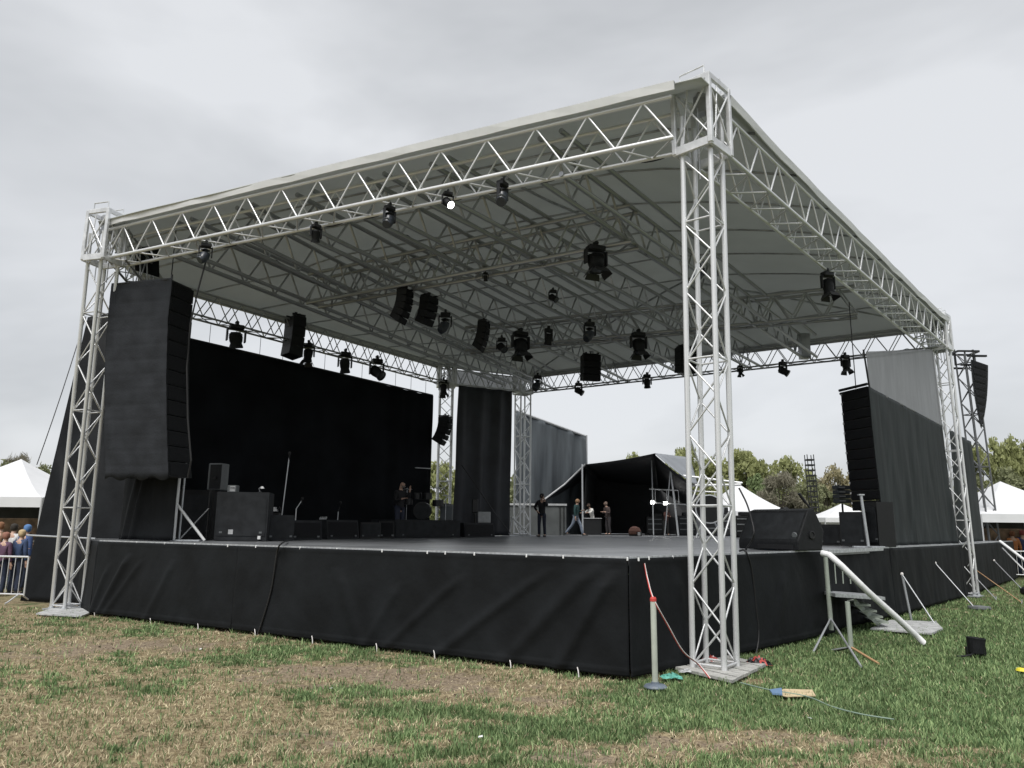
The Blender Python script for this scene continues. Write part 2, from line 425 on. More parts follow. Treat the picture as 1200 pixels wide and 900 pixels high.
def inside(x, y, poly):
    r = np.zeros(x.shape, bool); n = len(poly)
    for i in range(n):
        x1, y1 = poly[i]; x2, y2 = poly[(i + 1) % n]
        c = ((y1 > y) != (y2 > y)) & (x < (x2 - x1) * (y - y1) / (y2 - y1 + 1e-12) + x1)
        r ^= c
    return r
STAGE_IN = [(CN.x - .05, CN.y + .35), (CJ.x - .2, CJ.y + .3), (CF.x - .3, CF.y + .3), (CE.x - .3, CE.y), (14, 40), (-14, 40), (-13, 18.2), (CL.x + .1, CL.y + .35)]
def grass():
    n = 460000
    # even in the angle the blades subtend: many close by, thinning out with distance
    d = 4.6 * (30 / 4.6) ** (RNG.random(n) ** 1.15)
    a = RNG.uniform(-.66, .70, n)
    x = d * np.tan(a) * 1.0; y = d
    g, s = fields(x, y)
    keep = RNG.random(n) < (.42 + .58 * g) * (1 - .85 * s)
    keep &= ~inside(x, y, STAGE_IN)
    x, y, g, s = x[keep], y[keep], g[keep], s[keep]; n = len(x)
    isg = RNG.random(n) < g * .84 + .12
    clump = fb(x * 9, y * 9, 77, 2)
    h = np.where(isg, RNG.uniform(.025, .075, n) * (.35 + 1.3 * clump), RNG.uniform(.012, .045, n) * (.5 + clump))
    lean = np.where(isg, RNG.uniform(.1, .8, n), RNG.uniform(.3, 2.2, n)) * h
    wd = np.where(isg, .0024, .0016) * (1 + y / 6.5)
    th = RNG.uniform(0, 2 * pi, n); ph = RNG.uniform(0, 2 * pi, n)
    z = gheight(x, y) - .022
    P = np.zeros((n, 5, 3))
    cx, sx = np.cos(ph) * wd, np.sin(ph) * wd
    P[:, 0] = np.stack([x - cx, y - sx, z], -1); P[:, 1] = np.stack([x + cx, y + sx, z], -1)
    mx_, my_ = x + np.cos(th) * lean * .4, y + np.sin(th) * lean * .4
    P[:, 2] = np.stack([mx_ + cx * .8, my_ + sx * .8, z + h * .62], -1); P[:, 3] = np.stack([mx_ - cx * .8, my_ - sx * .8, z + h * .62], -1)
    P[:, 4] = np.stack([x + np.cos(th) * lean, y + np.sin(th) * lean, z + h], -1)
    me = bpy.data.meshes.new('grass'); k = np.arange(n)[:, None] * 5
    lv = np.concatenate([k + np.array([[0, 1, 2, 3]]), k + np.array([[3, 2, 4]])], 1).ravel()
    me.vertices.add(n * 5); me.vertices.foreach_set('co', P.ravel())
    me.loops.add(len(lv)); me.loops.foreach_set('vertex_index', lv)
    st = (np.arange(n)[:, None] * 7 + np.array([[0, 4]])).ravel(); tt = np.tile([4, 3], n)
    me.polygons.add(2 * n); me.polygons.foreach_set('loop_start', st); me.polygons.foreach_set('loop_total', tt)
    me.update(calc_edges=True)
    hue = RNG.random(n)
    dg = np.array([.085, .155, .060]); lg = np.array([.300, .390, .180]); sd_ = np.array([.20, .155, .090]); sb = np.array([.72, .63, .42])
    c = np.where(isg[:, None], dg + (lg - dg) * (hue ** 1.2)[:, None], sd_ + (sb - sd_) * hue[:, None])
    brt = (.72 + .5 * fb(x * 1.1, y * 1.1, 91)) * (.62 + .75 * fb(x * 5, y * 9, 93, 3))
    c = c * brt[:, None]
    C = np.ones((n, 5, 4), np.float32); C[:, :, :3] = c[:, None, :]
    at = me.color_attributes.new('blade', 'FLOAT_COLOR', 'POINT'); at.data.foreach_set('color', C.ravel())
    m = bpy.data.materials.new('grass_blades'); m.use_nodes = True; t = m.node_tree; b = t.nodes['Principled BSDF']; b.inputs['Roughness'].default_value = .6; b.inputs['Specular IOR Level'].default_value = .2
    a_ = t.nodes.new('ShaderNodeAttribute'); a_.attribute_name = 'blade'; t.links.new(a_.outputs['Color'], b.inputs['Base Color'])
    me.materials.append(m)
    o = link('grass', me, None, 'stuff'); o['label'] = 'patchy green and straw coloured grass on the trampled field'; o['category'] = 'grass'
grass()

def clods():
    r = np.random.default_rng(3); q = MB(); n = 9000
    d = 4.8 * (20 / 4.8) ** r.random(n); x = d * r.uniform(-.66, .68, n)
    g, so = fields(x, d)
    ok = (r.random(n) < (.10 + .9 * so) * (1 - .7 * g)) & ~inside(x, d, STAGE_IN)
    x, d = x[ok][:1500], d[ok][:1500]; zz = gheight(x, d) - .02
    for k in range(len(x)):
        s_ = r.uniform(.004, .014) * (1 + d[k] / 16); c = V((float(x[k]), float(d[k]), float(zz[k]) + s_ * .3))
        pts = [c + V(tuple(float(v) for v in r.normal(size=3))).normalized() * s_ * r.uniform(.6, 1.3) for _ in range(5)]
        q.mi = int(r.random() < .35); q.add(pts, [(0, 1, 2), (0, 2, 3), (0, 3, 1), (4, 2, 1), (4, 3, 2), (4, 1, 3)])
    o = q.build('soil_clods', [mat('clod_brown', (.10, .075, .052), .95, 0, var=.3, vscale=9), mat('dry_litter', (.42, .35, .24), .9, 0, var=.3, vscale=9)], None, 'stuff')
    o['label'] = 'scattered soil crumbs and dry plant litter on the bare patches'; o['category'] = 'soil'
clods()

# ================================================================== TRUSS PIECES
BRACES = [0]
def box_truss(parent, P, Q, wv, width=.5, z0=0, z1=.66, rc=.028, rb=.014, period=.72, single=True, m=alu, joined=None, faces=('outer', 'inner', 'under'), name='roof_truss'):
    """box truss under parent: P, Q ends of its outer underside chord, wv the direction inwards"""
    P, Q = V(P), V(Q); wv = V(wv).normalized() * width
    hd = holder(name, parent)
    c = {}
    for k, (a, z) in enumerate(((0, z0), (1, z0), (0, z1), (1, z1))):
        off = wv * a + V((0, 0, z)); c[k] = (P + off, Q + off)
        tubeobj('chord', P + off, Q + off, rc if a == 0 else rc * .95, m, hd, 10)
    n = max(2, round((Q - P).length / period))
    runs = []
    for fc in faces:
        lo, hi = {'outer': (0, 2), 'inner': (1, 3), 'under': (0, 1), 'over': (2, 3)}[fc]
        for i in range(n):
            a0 = lerp(*c[lo], i / n); a1 = lerp(*c[hi], (i + .5) / n); a2 = lerp(*c[lo], (i + 1) / n)
            runs += [(a0, a1), (a1, a2)]
    for a, b in runs:
        if single and BRACES[0] < 298:
            tubeobj('brace', a, b, rb, m, hd, 6); BRACES[0] += 1
        else: joined.cyl(a, b, rb, 5)
    return c, hd

roof = thing('stage_roof', 'large white framed flat stage roof of lattice trusses under a pale membrane canopy', 'stage roof', (N_L.x, N_L.y, H))
lac = MB()
def inward(A, B, ref):
    d = V((B.y - A.y, A.x - B.x, 0)).normalized()
    return d if d.dot(V((ref.x - A.x, ref.y - A.y, 0))) > 0 else -d
CEN = (N_L + L_N + R_B + B2) / 4
box_truss(roof, N_L, L_N, inward(N_L, L_N, CEN), .5, rc=.038, rb=.017, period=.87, joined=lac)
box_truss(roof, N_R, R_N, inward(N_R, R_N, CEN), .55, rc=.034, rb=.018, period=.84, joined=lac)
box_truss(roof, R_B, B2, inward(R_B, B2, CEN), .45, rc=.03, rb=.015, period=.8, joined=lac, m=alu_d, faces=('outer', 'inner'))
box_truss(roof, L2x, B1, inward(L2x, B1, CEN), .45, rc=.03, rb=.016, period=.8, joined=lac, m=alu_d)
LSa = onz(128, 306, H); LSb = onz(196, 333, H)
box_truss(roof, LSa, L2x + V((.2, .1, 0)), inward(LSa, LSb, CEN), .45, single=False, joined=lac, m=alu_d)
box_truss(roof, B1, B2, inward(B1, B2, CEN), .4, rc=.028, rb=.016, period=.6, single=False, joined=lac, m=alu)
TS = [((612, 200), (942, 421)), ((480, 229), (880, 433)), ((405, 245), (800, 440)), ((322, 262), (725, 449)), ((252, 276), (640, 458)), ((180, 292), (592, 452))]
TL = []
for (a, b) in TS:
    A = onz(*a, H); B = onz(*b, H); d = (B - A).normalized(); A = A + d * .5
    TL.append((A, B))
    box_truss(roof, A, B, inward(A, B, CEN + V((30, -10, 0))), .42, z0=.03, z1=.80, rc=.048, rb=.024, period=1.0, single=False, joined=lac, m=alu_d, faces=('outer',))
for (a, b, z) in (((360, 352), (740, 279), .0), ((545, 411), (1005, 368), .08)):
    A = onz(*a, H); B = onz(*b, H)
    box_truss(roof, A, B, inward(A, B, CEN + V((0, 30, 0))), .42, z0=z - .07, z1=.70 + z, rc=.046, rb=.023, period=.85, single=False, joined=lac, m=alu_d, faces=('outer', 'inner', 'under'))
# corner posts where the inner trusses land on the far side
for A, B in TL[:1]: lac.box(B + V((0, -.1, .42)), (.3, .3, .85))

# membrane: a shallow hipped sheet over the trusses
nrm_nl = -inward(N_L, L_N, CEN); nrm_nr = -inward(N_R, R_N, CEN)
cN = (N_L + nrm_nl * .06); cN = V((N_R.x + .02, N_L.y - .10, 0)); cL = L_N + V((-.25, -.05, 0)); cR = R_N + nrm_nr * .08 + V((.1, .1, 0)); cB2 = B2 + V((.1, .3, 0)); cB1 = B1 + V((-.3, .2, 0)); cL2 = L2x + V((-.3, 0, 0))
def meet(a, da, b, db):
    k = ((b.x - a.x) * db.y - (b.y - a.y) * db.x) / (da.x * db.y - da.y * db.x); return a + da * k
cN = meet(N_L + nrm_nl * .05, (N_L - L_N).normalized(), N_R + nrm_nr * .06, (R_N - N_R).normalized())
def mem(s, t):
    near = lerp(cN, cL, s); right = lerp(cN, cR, t)
    far = lerp(cR, cB2, s / .86) if s < .86 else lerp(cB2, cB1, (s - .86) / .14)
    left = lerp(cL, cL2, t / .22) if t < .22 else lerp(cL2, cB1, (t - .22) / .78)
    p = lerp(near, far, t) + lerp(right, left, s) - lerp(lerp(cN, cR, t), lerp(cL, cB1, t), s)
    h = min(1, s / .3, (1 - s) / .26, t / .36, (1 - t) / .34)
    h = h * (1.5 - .5 * h)
    sag = -.035 * abs(sin(t * 9 * pi)) * h
    return V((p.x, p.y, NE - .03 + 1.0 * h + sag + .02 * mnoise.noise(V((p.x * .6, p.y * .6, 3)))))
b = MB(); NS, NT = 48, 72
b.add([mem(i / NS, j / NT) for i in range(NS + 1) for j in range(NT + 1)], [(i * (NT + 1) + j, (i + 1) * (NT + 1) + j, (i + 1) * (NT + 1) + j + 1, i * (NT + 1) + j + 1) for i in range(NS) for j in range(NT)])
o = b.build('canopy', pvc, roof, smooth=True); md = o.modifiers.new('thickness', 'SOLIDIFY'); md.thickness = .02
for i, t in enumerate([k / 9 for k in range(1, 9)]):
    q = MB(); q.tube([mem(s / 20, t) - V((0, 0, .05)) for s in range(21)], .022, 6); q.build('purlin', alu_d, roof, smooth=True)
for pts in ([mem(.86 - .56 * k / 8, 1 - .35 * k / 8) - V((0, 0, .07)) for k in range(9)], [mem(.02 + .3 * k / 8, 1 - .32 * k / 8) - V((0, 0, .07)) for k in range(9)], [mem(.33 + .0 * k, .12 + .6 * k / 8) - V((0, 0, .06)) for k in range(9)]):
    q = MB(); q.tube(pts, .03, 6); q.build('rafter', alu_d, roof, smooth=True)
def band(A, B, nrm, zt0=NE, hgt=.135, name='edge_band', rise=0):
    n = 24; q = MB(); vs = []
    for i in range(n + 1):
        p = lerp(A, B, i / n); zt = zt0 + rise * (2 * i / n - 1) ** 4; w_ = .012 * sin(i * 1.7) + .01 * sin(i * 3.1)
        for (o_, zz) in ((.10 + w_, zt - hgt), (.12 + w_ * .5, zt), (-.03, zt + .03), (-.03, zt + .015), (.08, zt - .02), (.08 + w_, zt - hgt)):
            vs.append(V((p.x, p.y, 0)) + nrm * o_ + V((0, 0, zz)))
    q.add(vs, [(i * 6 + j, (i + 1) * 6 + j, (i + 1) * 6 + (j + 1) % 6, i * 6 + (j + 1) % 6) for i in range(n) for j in range(6)])
    q.build(name, band_m, roof)
band(N_L + (N_L - L_N).normalized() * .06, L_N, nrm_nl)
band(N_R - (R_N - N_R).normalized() * .02, R_N, nrm_nr, rise=.10, hgt=.14)
bnr = -inward(R_B, B2, CEN); band(R_B, B2, bnr, NE - .02, .18)
bnl = -inward(L2x, B1, CEN); band(L2x, B1, bnl, NE - .02, .18)
lo = lac.build('brace', alu_d, roof, 'stuff')
def swag(A, B, n, sag, r=.012):
    q = MB(); pts = []
    for i in range(n):
        for k in range(8):
            u = (i + k / 8) / n; p = lerp(A, B, u); sg = sag * (.5 + .5 * abs(sin(i * 2.3 + 1))); pts.append(p - V((0, 0, sg * 4 * (k / 8) * (1 - k / 8) - .03)))
    pts.append(V(B)); q.tube(pts, r, 5); q.build('power_cable', rubber, roof, smooth=True)
wi = inward(N_L, L_N, CEN)
swag(N_L + wi * .5 + V((0, 0, .02)), L_N + wi * .5 + V((0, 0, .02)), 14, .10)
swag(L2 + V((.2, 0, .05)), B1 + V((0, 0, .05)), 12, .14); swag(R_B + V((-.3, -.3, .03)), B2 + V((.2, -.3, .03)), 16, .12)
for A, B in (TL[0], TL[2], TL[4]): swag(A + V((0, 0, .06)), B + V((0, 0, .06)), 14, .10)

# ------------------------------------------------------------------ towers
def tower(label, base, wid, yaw, z0, z1, top=True, rc=.040, rb=.014, period=.52, m=alu, plate=True, group='lattice towers carrying the stage roof', skew=(0, 0), bw=.80, byaw=None):
    base = V(base); t = thing('truss_tower', label, 'tower', (base.x, base.y, z0), group)
    R = M4.Rotation(yaw, 3, 'Z'); h = wid / 2
    cs = [base + R @ V((a * h, b_ * h, 0)) for a, b_ in ((-1, -1), (1, -1), (1, 1), (-1, 1))]
    def P(c, z): return V((c.x + skew[0] * (z - z0), c.y + skew[1] * (z - z0), z))
    for c in cs: tubeobj('leg', P(c, z0), P(c, z1), rc, m, t, 12)
    n = round((z1 - z0 - .1) / period)
    for k in range(4):
        a, b_ = cs[k], cs[(k + 1) % 4]
        for i in range(n):
            za, zb = z0 + .08 + i * period, z0 + .08 + (i + 1) * period
            if i % 2 == k % 2: tubeobj('brace', P(a, za), P(b_, zb), rb, m, t, 6)
            else: tubeobj('brace', P(b_, za), P(a, zb), rb, m, t, 6)
            if i % 4 == 3 and i < n - 1: tubeobj('cross_bar', P(a, zb + .03), P(b_, zb + .03), rb * 1.1, m, t, 6)
        tubeobj('cross_bar', P(a, z0 + .1), P(b_, z0 + .1), rb * 1.2, m, t, 6)
    if plate:
        q = MB(); q.box(base + V((0, 0, z0 + .02)), (wid + .25, wid + .25, .03), R); q.build('base_plate', steel, t)
        for c in cs: q = MB(); q.lathe([(rc * 1.7, 0), (rc * 1.7, .02), (rc * 1.15, .03), (rc * 1.15, .1)], P(c, z0 + .035), 10); q.build('foot', steel, t)
    if top:   # sleeve block with plates, posts and guard hoops
        sk = V((skew[0] * (H + .4 - z0), skew[1] * (H + .4 - z0), 0)); cb = V((base.x, base.y, 0)) + sk
        s = bw / 2; za, zb = H - .10, H + 1.07
        R = M4.Rotation(yaw if byaw is None else byaw, 3, 'Z')
        q = MB()
        for sx in (-1, 1):
            q.box(cb + R @ V((sx * s, 0, 0)) + V((0, 0, za + .07)), (.05, bw + .04, .14), R, .008); q.box(cb + R @ V((0, sx * s, 0)) + V((0, 0, za + .071)), (bw - .05, .05, .14), R, .008)
        q.build('lower_collar', m, t)
        q = MB()
        for sx in (-1, 1):
            q.box(cb + R @ V((sx * s, 0, 0)) + V((0, 0, zb - .05)), (.05, bw + .04, .10), R, .008); q.box(cb + R @ V((0, sx * s, 0)) + V((0, 0, zb - .049)), (bw - .05, .05, .10), R, .008)
        q.build('upper_collar', m, t)
        cc = [cb + R @ V((a * s, b_ * s, 0)) for a, b_ in ((-1, -1), (1, -1), (1, 1), (-1, 1))]
        for k, c in enumerate(cc):
            q = MB(); q.box(c + V((0, 0, (za + zb) / 2)), (.075, .075, zb - za - .04), R, .012); q.build('post', m, t)
            d = cc[(k + 1) % 4]
            tubeobj('brace', c + V((0, 0, za + .16)), d + V((0, 0, zb - .12)), rb * 1.1, m, t, 6)
            tubeobj('brace', d + V((0, 0, za + .16)), c + V((0, 0, zb - .12)), rb * 1.1, m, t, 6)
            tubeobj('brace', lerp(c, d, .25) + V((0, 0, za + .16)), lerp(c, d, .42) + V((0, 0, zb - .12)), rb * 1.0, m, t, 6)
        for sx in (-1, 1):
            a = cb + R @ V((-s * .7, sx * (s - .06), 0)); b_ = cb + R @ V((s * .7, sx * (s - .06), 0)); u = V((0, 0, zb)); g = V((0, 0, .17))
            q = MB(); q.tube([a + u, a + u + g, b_ + u + g, b_ + u], .014, 6); q.build('hoop', m, t)
        q = MB(); q.box(cb + V((.02, 0, zb - .3)), (.22, .16, .3), R, .01); q.cyl(cb + V((0, -.14, zb - .16)), cb + V((0, .14, zb - .16)), .08, 10)
        q.build('hoist', alu_d, t)
        for dx, dy in ((.1, .05), (-.08, -.09)): tubeobj('chain', cb + V((dx, dy, zb - .4)), cb + V((dx, dy, H - .5)), .012, alu_d, t, 5)
    return t
yawNR = atan2((R_N - N_R).y, (R_N - N_R).x)
Nb = onz(840, 786, 0)
def stand(px, py, pxt, pyt, zt):
    """base on the grass and the lean that carries the axis to the point seen at the top"""
    b_ = onz(px, py, 0); return b_
TT = []
def mk_tower(label, bx, by, tx, ty, wid, yaw, z0=0.0, **k):
    b_ = onz(bx, by, z0) if k.pop('ground', True) else k.pop('at')
    k.pop('at', None)
    tp = onz(tx, ty, H); sk = ((tp.x - b_.x) / (H - z0), (tp.y - b_.y) / (H - z0))
    return tower(label, b_, wid, yaw, z0, H + (.55 if k.get('top', True) else 0), skew=sk, **k)
mk_tower('nearest white lattice tower standing in front of the stage corner', 838, 786, 823, 178, .44, radians(-38), bw=.60, byaw=radians(-44), plate=False)
mk_tower('far left white lattice tower beside the big black tarpaulin and hanging speakers', 78, 714, 121, 306, .41, radians(-23), rb=.014, bw=.54, byaw=radians(-16))
Rb = V((CF.x + .05, CF.y - .1, 0))
NLr = onz(1146, 700, 0)
mk_tower('far right lattice tower rising past the dark scrim beside the right speaker stack', 1139, 694, 1103, 408, .38, radians(-46), ground=False, at=V((NLr.x - .05, NLr.y + .33, 0)), bw=.50, rb=.015)
B1b = V((B1.x + .1, B1.y - .1, 0)); B2b = V((B2.x - .12, B2.y - .25, 0))
tower('back lattice tower between the black backdrop and the narrow side drape', (B1b.x + .02, B1b.y, 0), .50, radians(10), S, H + .8, rc=.034, rb=.014, bw=.7, period=.5)
tower('back lattice tower right of the narrow drape and left of the black tent', (B2b.x, B2b.y, 0), .48, radians(30), S, H + .8, rc=.034, rb=.014, bw=.6, period=.5)

# ================================================================== STAGE
stage = thing('stage', 'wide black raised stage with a grey floor and black fabric skirt', 'stage', (CN.x, CN.y, 0))
LB_ = V((L2x.x - .3, L2x.y + .4, 0))
deck_poly = [(CN.x, CN.y + .02), (CJ.x + .35, CJ.y + .45), (CF.x - .02, CF.y + .12), (CE.x + .3, CE.y + .3), (CE.x - .2, CE.y + 2.2), (12, 30.5), (B2.x + .6, B2.y + .9), (B1.x - .8, B1.y + .9), (LB_.x, LB_.y + .6), (CL.x - 1.2, CL.y + 1.6), (CL.x, CL.y + .05)]
q = MB(); q.prism([V((x, y, S - .10)) for x, y in deck_poly], (0, 0, .10)); q.build('deck', deckm, stage)
q = MB()
for i in range(10):
    pass
# light metal edging along the front and the right-hand side
def edging(A, B, h=.05):
    A, B = V(A), V(B); d = (B - A).normalized(); n = V((d.y, -d.x, 0)); n = n if n.dot(A) < 0 else -n
    q = MB(); q.prism([A + n * .03 + V((0, 0, S - h)), A + n * .03 + V((0, 0, S + .012)), A - n * .03 + V((0, 0, S + .012)), A - n * .03 + V((0, 0, S - h))], B - A); q.build('edge_trim', steel, stage)
D = [V((x, y, 0)) for x, y in deck_poly]
edging(D[0], D[10], .025); edging(D[0], D[1], .025); edging(D[1], D[2], .06); edging(D[2], D[3], .06)
# supporting legs under the deck (seen where the skirt lifts)
for A, B, n in ((D[0], D[10], 9), (D[1], D[3], 9)):
    for i in range(n):
        p = lerp(A, B, (i + .5) / n); p = p + (V((0, 22, 0)) - p).normalized() * .5
        tubeobj('support_leg', (p.x, p.y, -.02), (p.x, p.y, S - .1), .03, steel, stage, 6)

def folds(seed, amp, freq, diag=()):
    def f(u, v, pos, z):
        ridge = .010 * (math.exp(-((v - .955) / .012) ** 2)) + .006 * math.exp(-((v - .03) / .012) ** 2)
        r = ridge + amp * (.45 + .55 * v) * (mnoise.noise(V((pos * freq, seed, z * .35))) + .5 * mnoise.noise(V((pos * freq * 2.3, seed + 5, z * .5))))
        r += .014 * max(0, mnoise.noise(V((pos * 3.1 + z * 1.7, seed + 2, z * .9)))) + .010 * abs(mnoise.noise(V((pos * 1.9 - z * 2.2, seed + 8, 0)))) * v
        for (c, slope, wdt, a, v0, v1) in diag:
            x = (pos - c - slope * v) / wdt
            e = max(0, min(1, (v - v0) / .15, (v1 - v) / .15))
            r += a * math.exp(-x * x) * e
        return r
    return f
def skirt_line(A, B, zt=S - .012, zb=.04, out=.05, lift=0.05):
    d = (B - A).normalized(); n = V((d.y, -d.x, 0)); n = n if n.dot(A) < 0 else -n
    return [A + n * .035 + V((0, 0, zt)), B + n * .035 + V((0, 0, zt))], [A + n * out + V((0, 0, zb)), B + n * out + V((0, 0, zb))]
DL = D[10]
mid = lerp(D[0], DL, .63)
t_, b_ = skirt_line(D[0], mid)
lenA = (mid - D[0]).length
sheet('skirt', t_, b_, 160, 60, folds(1, .035, 1.1, [(.1, .9, .10, .07, .1, 1.1), (.35, 1.5, .14, .05, .05, 1.2), (.9, 2.1, .12, .035, .1, 1.2), (2.2, 1.8, .10, .03, .2, 1.2), (3.4, 1.0, .09, .025, .3, 1.2), (5.2, -.7, .12, .03, .2, 1.2)]), cloth2, stage)
t_, b_ = skirt_line(mid + V((-.01, .0, 0)), DL)
sheet('skirt', t_, b_, 120, 60, folds(4, .03, .9, [(1.6, .9, .11, .03, .2, 1.2), (2.5, 1.4, .10, .03, .2, 1.2), (3.1, 1.0, .10, .055, .15, 1.2), (3.7, .7, .08, .04, .3, 1.2)]), cloth2, stage)
t_, b_ = skirt_line(D[0], D[1])
t_[0] = t_[0] + (t_[0] - t_[1]).normalized() * .05; b_[0] = b_[0] + (b_[0] - b_[1]).normalized() * .07; sheet('skirt', t_, b_, 110, 60, folds(9, .035, 1.2, [(1.0, .3, .12, .04, .1, 1.2), (4.4, -.5, .12, .03, .2, 1.2)]), cloth2, stage)
Dm = lerp(D[1], D[2], .36)
t_, b_ = skirt_line(D[1] + V((.05, .25, 0)), Dm); sheet('skirt', t_, b_, 70, 26, folds(13, .04, 1.9, [(.6, 1.3, .1, .05, .3, 1.2)]), cloth2, stage)
t_, b_ = skirt_line(Dm, D[2]); sheet('skirt', t_, b_, 90, 24, folds(15, .035, 1.6), cloth2, stage)
t_, b_ = skirt_line(D[2], D[3]); sheet('skirt', t_, b_, 90, 24, folds(19, .035, 1.6), cloth2, stage)
t_, b_ = skirt_line(D[3], D[4]); sheet('skirt', t_, b_, 20, 12, folds(21, .03, 1.6), cloth2, stage)
t_, b_ = skirt_line(DL, D[9]); sheet('skirt', t_, b_, 20, 12, folds(23, .03, 1.6), cloth2, stage)
# far sides of the deck
q = MB()
for i in range(3, 9):
    A, B = D[i], D[i + 1]; q.prism([A + V((0, 0, .0)), B + V((0, 0, .0)), B + V((0, 0, S - .11)), A + V((0, 0, S - .11))], (0, .02, 0))
q.build('rear_skirt', cloth2, stage)
# white cable ties along the hem and clips along the top edge
for px in (112, 178, 234, 301, 368, 443, 510, 598, 676):
    p = onwall(px, 700, D[0], DL); n = (V((0, 0, 0)) - V((p.x, p.y, 0))).normalized()
    q = MB(); a = V((p.x, p.y, .09)) + n * .09; q.tube([a, a + n * .05 + V((.012, 0, -.04)), a + n * .08 + V((.02, 0, -.11))], .007, 5); q.build('tie', whrope, stage)
for px in (160, 193, 228, 267, 300, 352, 395, 448, 501, 522, 556, 617, 660, 735, 748):
    p = onwall(px, 640, D[0], DL); n = (V((0, 0, 0)) - V((p.x, p.y, 0))).normalized()
    q = MB(); q.box(V((p.x, p.y, S - .018)) + n * .055, (.022, .02, .045), None, .004); q.build('clip', white_m, stage)
for px in (760, 788, 806, 900, 925, 950):
    p = onwall(px, 640, D[0], D[1]); n = (V((0, 0, 0)) - V((p.x, p.y, 0))).normalized()
    q = MB(); q.box(V((p.x, p.y, S - .018)) + n * .055, (.022, .02, .045), None, .004); q.build('clip', white_m, stage)

# ================================================================== DRAPES
# big black tarpaulin at the far left
tl = thing('black_tarpaulin', 'huge black tarpaulin wall slanting down outside the far left tower', 'tarpaulin', onz(50, 708, 0))
p1 = onz(24, 704, 0); p2 = onz(62, 713, 0) + V((0, .35, 0))
YB = p2.y + .9
top_l = aty(103, 372, p1.y + 1.2); top_r = aty(150, 318, YB + .6)
bot_r = V((DL.x + .3, DL.y + .6, .02))
def tarpf(u, v, pos, z):
    r = .05 * fbm(pos * 1.3, z * .7, 2) + .07 * math.exp(-(((u - .25 - .35 * (v - .6)) / .035) ** 2)) * max(0, min(1, (v - .3) / .2))
    r += .06 * math.exp(-(((u - .15 - .6 * (v - .7)) / .03) ** 2)) * max(0, min(1, (v - .5) / .1, (.85 - v) / .08))
    r += .05 * sin(14 * (v * .9 - u * 1.2) + 2 * fbm(pos, z, 7)) * math.exp(-((v - .52) / .12) ** 2) * math.exp(-((u - .2) / .25) ** 2)
    return r
outer = [lerp(top_l, p1, k / 8) + V((-.10 * sin(pi * k / 8) * 0, 0, 0)) for k in range(9)]
# columns: left slanted edge, then right side behind the tower
b = MB(); NU, NV = 60, 60; vs = []
pr_t = aty(200, 352, p1.y + 1.9); pr_b = V((bot_r.x + .6, bot_r.y + .5, .02))
for i in range(NU + 1):
    u = i / NU
    T = lerp(top_l, pr_t, u); B_ = lerp(p1, pr_b, u)
    for j in range(NV + 1):
        v = j / NV; P = lerp(T, B_, v); n = (V((0, 0, CZ)) - P); n.z = 0; n.normalize()
        vs.append(P + n * tarpf(u, v, u * 3.2, P.z))
b.add(vs, [(i * (NV + 1) + j, (i + 1) * (NV + 1) + j, (i + 1) * (NV + 1) + j + 1, i * (NV + 1) + j + 1) for i in range(NU) for j in range(NV)])
o = b.build('sheet', cloth, tl, smooth=True); md = o.modifiers.new('thickness', 'SOLIDIFY'); md.thickness = .012
pa = onwall(32, 627, p1, pr_b) ; pb = onwall(112, 631, p1, pr_b)
for P_ in (pa, pb): P_ += (V((0, 0, P_.z)) - P_).normalized() * .32
tubeobj('pipe', pa, pb, .022, steel, tl, 8)
q = MB()
r0 = aty(103, 372, p1.y + 1.1); r1 = onwall(46, 545, p1, pr_b); q.tube([lerp(r0, r1, k / 6) + V((0, -.1, -.15 * sin(pi * k / 6))) for k in range(7)], .012, 5); q.build('rope', rubber, tl)

# black drape hanging on stage left below the speakers
WA = onz(108, 631, S); 
A = V((DL.x + .1, DL.y + .55, 0)); Bq = onwall(202, 628, D[0] + V((0, .9, 0)), DL + V((0, .9, 0)))
Bq = V((Bq.x, Bq.y, 0))
o = sheet('side_drape', [A + V((0, 0, 6.3)), Bq + V((0, 0, 6.3))], [A + V((0, 0, S + .02)), Bq + V((0, 0, S + .02))], 60, 50, lambda u, v, pos, z: .05 * fbm(pos * 2.2, z * .4, 4) + .09 * math.exp(-(((u - .42 + .55 * (v - .7)) / .05) ** 2)) * max(0, min(1, (v - .55) / .1)) + .06 * math.exp(-(((u - .28 + .6 * (v - .7)) / .04) ** 2)) * max(0, min(1, (v - .6) / .1)), cloth, None)
tag(o, 'black tarpaulin drape hanging on the stage below and behind the covered left speaker stack', 'drape')

# backdrop
BA = onwall(205, 392, L2x, B1); BB = onwall(507, 464, L2x, B1)
bk = thing('backdrop', 'wide black backdrop cloth stretched along the rear left of the stage', 'backdrop', (BB.x, BB.y, S))
BA0 = L2x + V((-.1, .25, 0)); BBp = V((BB.x, BB.y, 0))
za = BA.z; zb = BB.z
slope = (zb - za) / (f2(BB) - f2(BA)).length
zL = za - slope * (f2(BA) - f2(BA0)).length
def backf(u, v, pos, z): return .03 * fbm(pos * .7, z * .2, 8) + (.035 * sin(pos * 7 + fbm(pos, z * .3, 1) * 2) * max(0, (u - .45)) * 2)
sheet('cloth', [V((BA0.x, BA0.y, zL)), V((BB.x, BB.y, zb))], [V((BA0.x, BA0.y, S + .02)), V((BB.x, BB.y, S + .02))], 160, 20, backf, backcloth, bk)
q = MB(); q.cyl(V((BA0.x, BA0.y, zL + .03)), V((BB.x, BB.y, zb + .03)), .03, 8); q.build('top_pipe', blackm, bk)
for k in range(14):
    p = lerp(V((BA0.x, BA0.y, zL)), V((BB.x, BB.y, zb)), (k + .5) / 14); tubeobj('tie_line', p, V((p.x, p.y, H + .02)), .008, rubber, bk, 4)
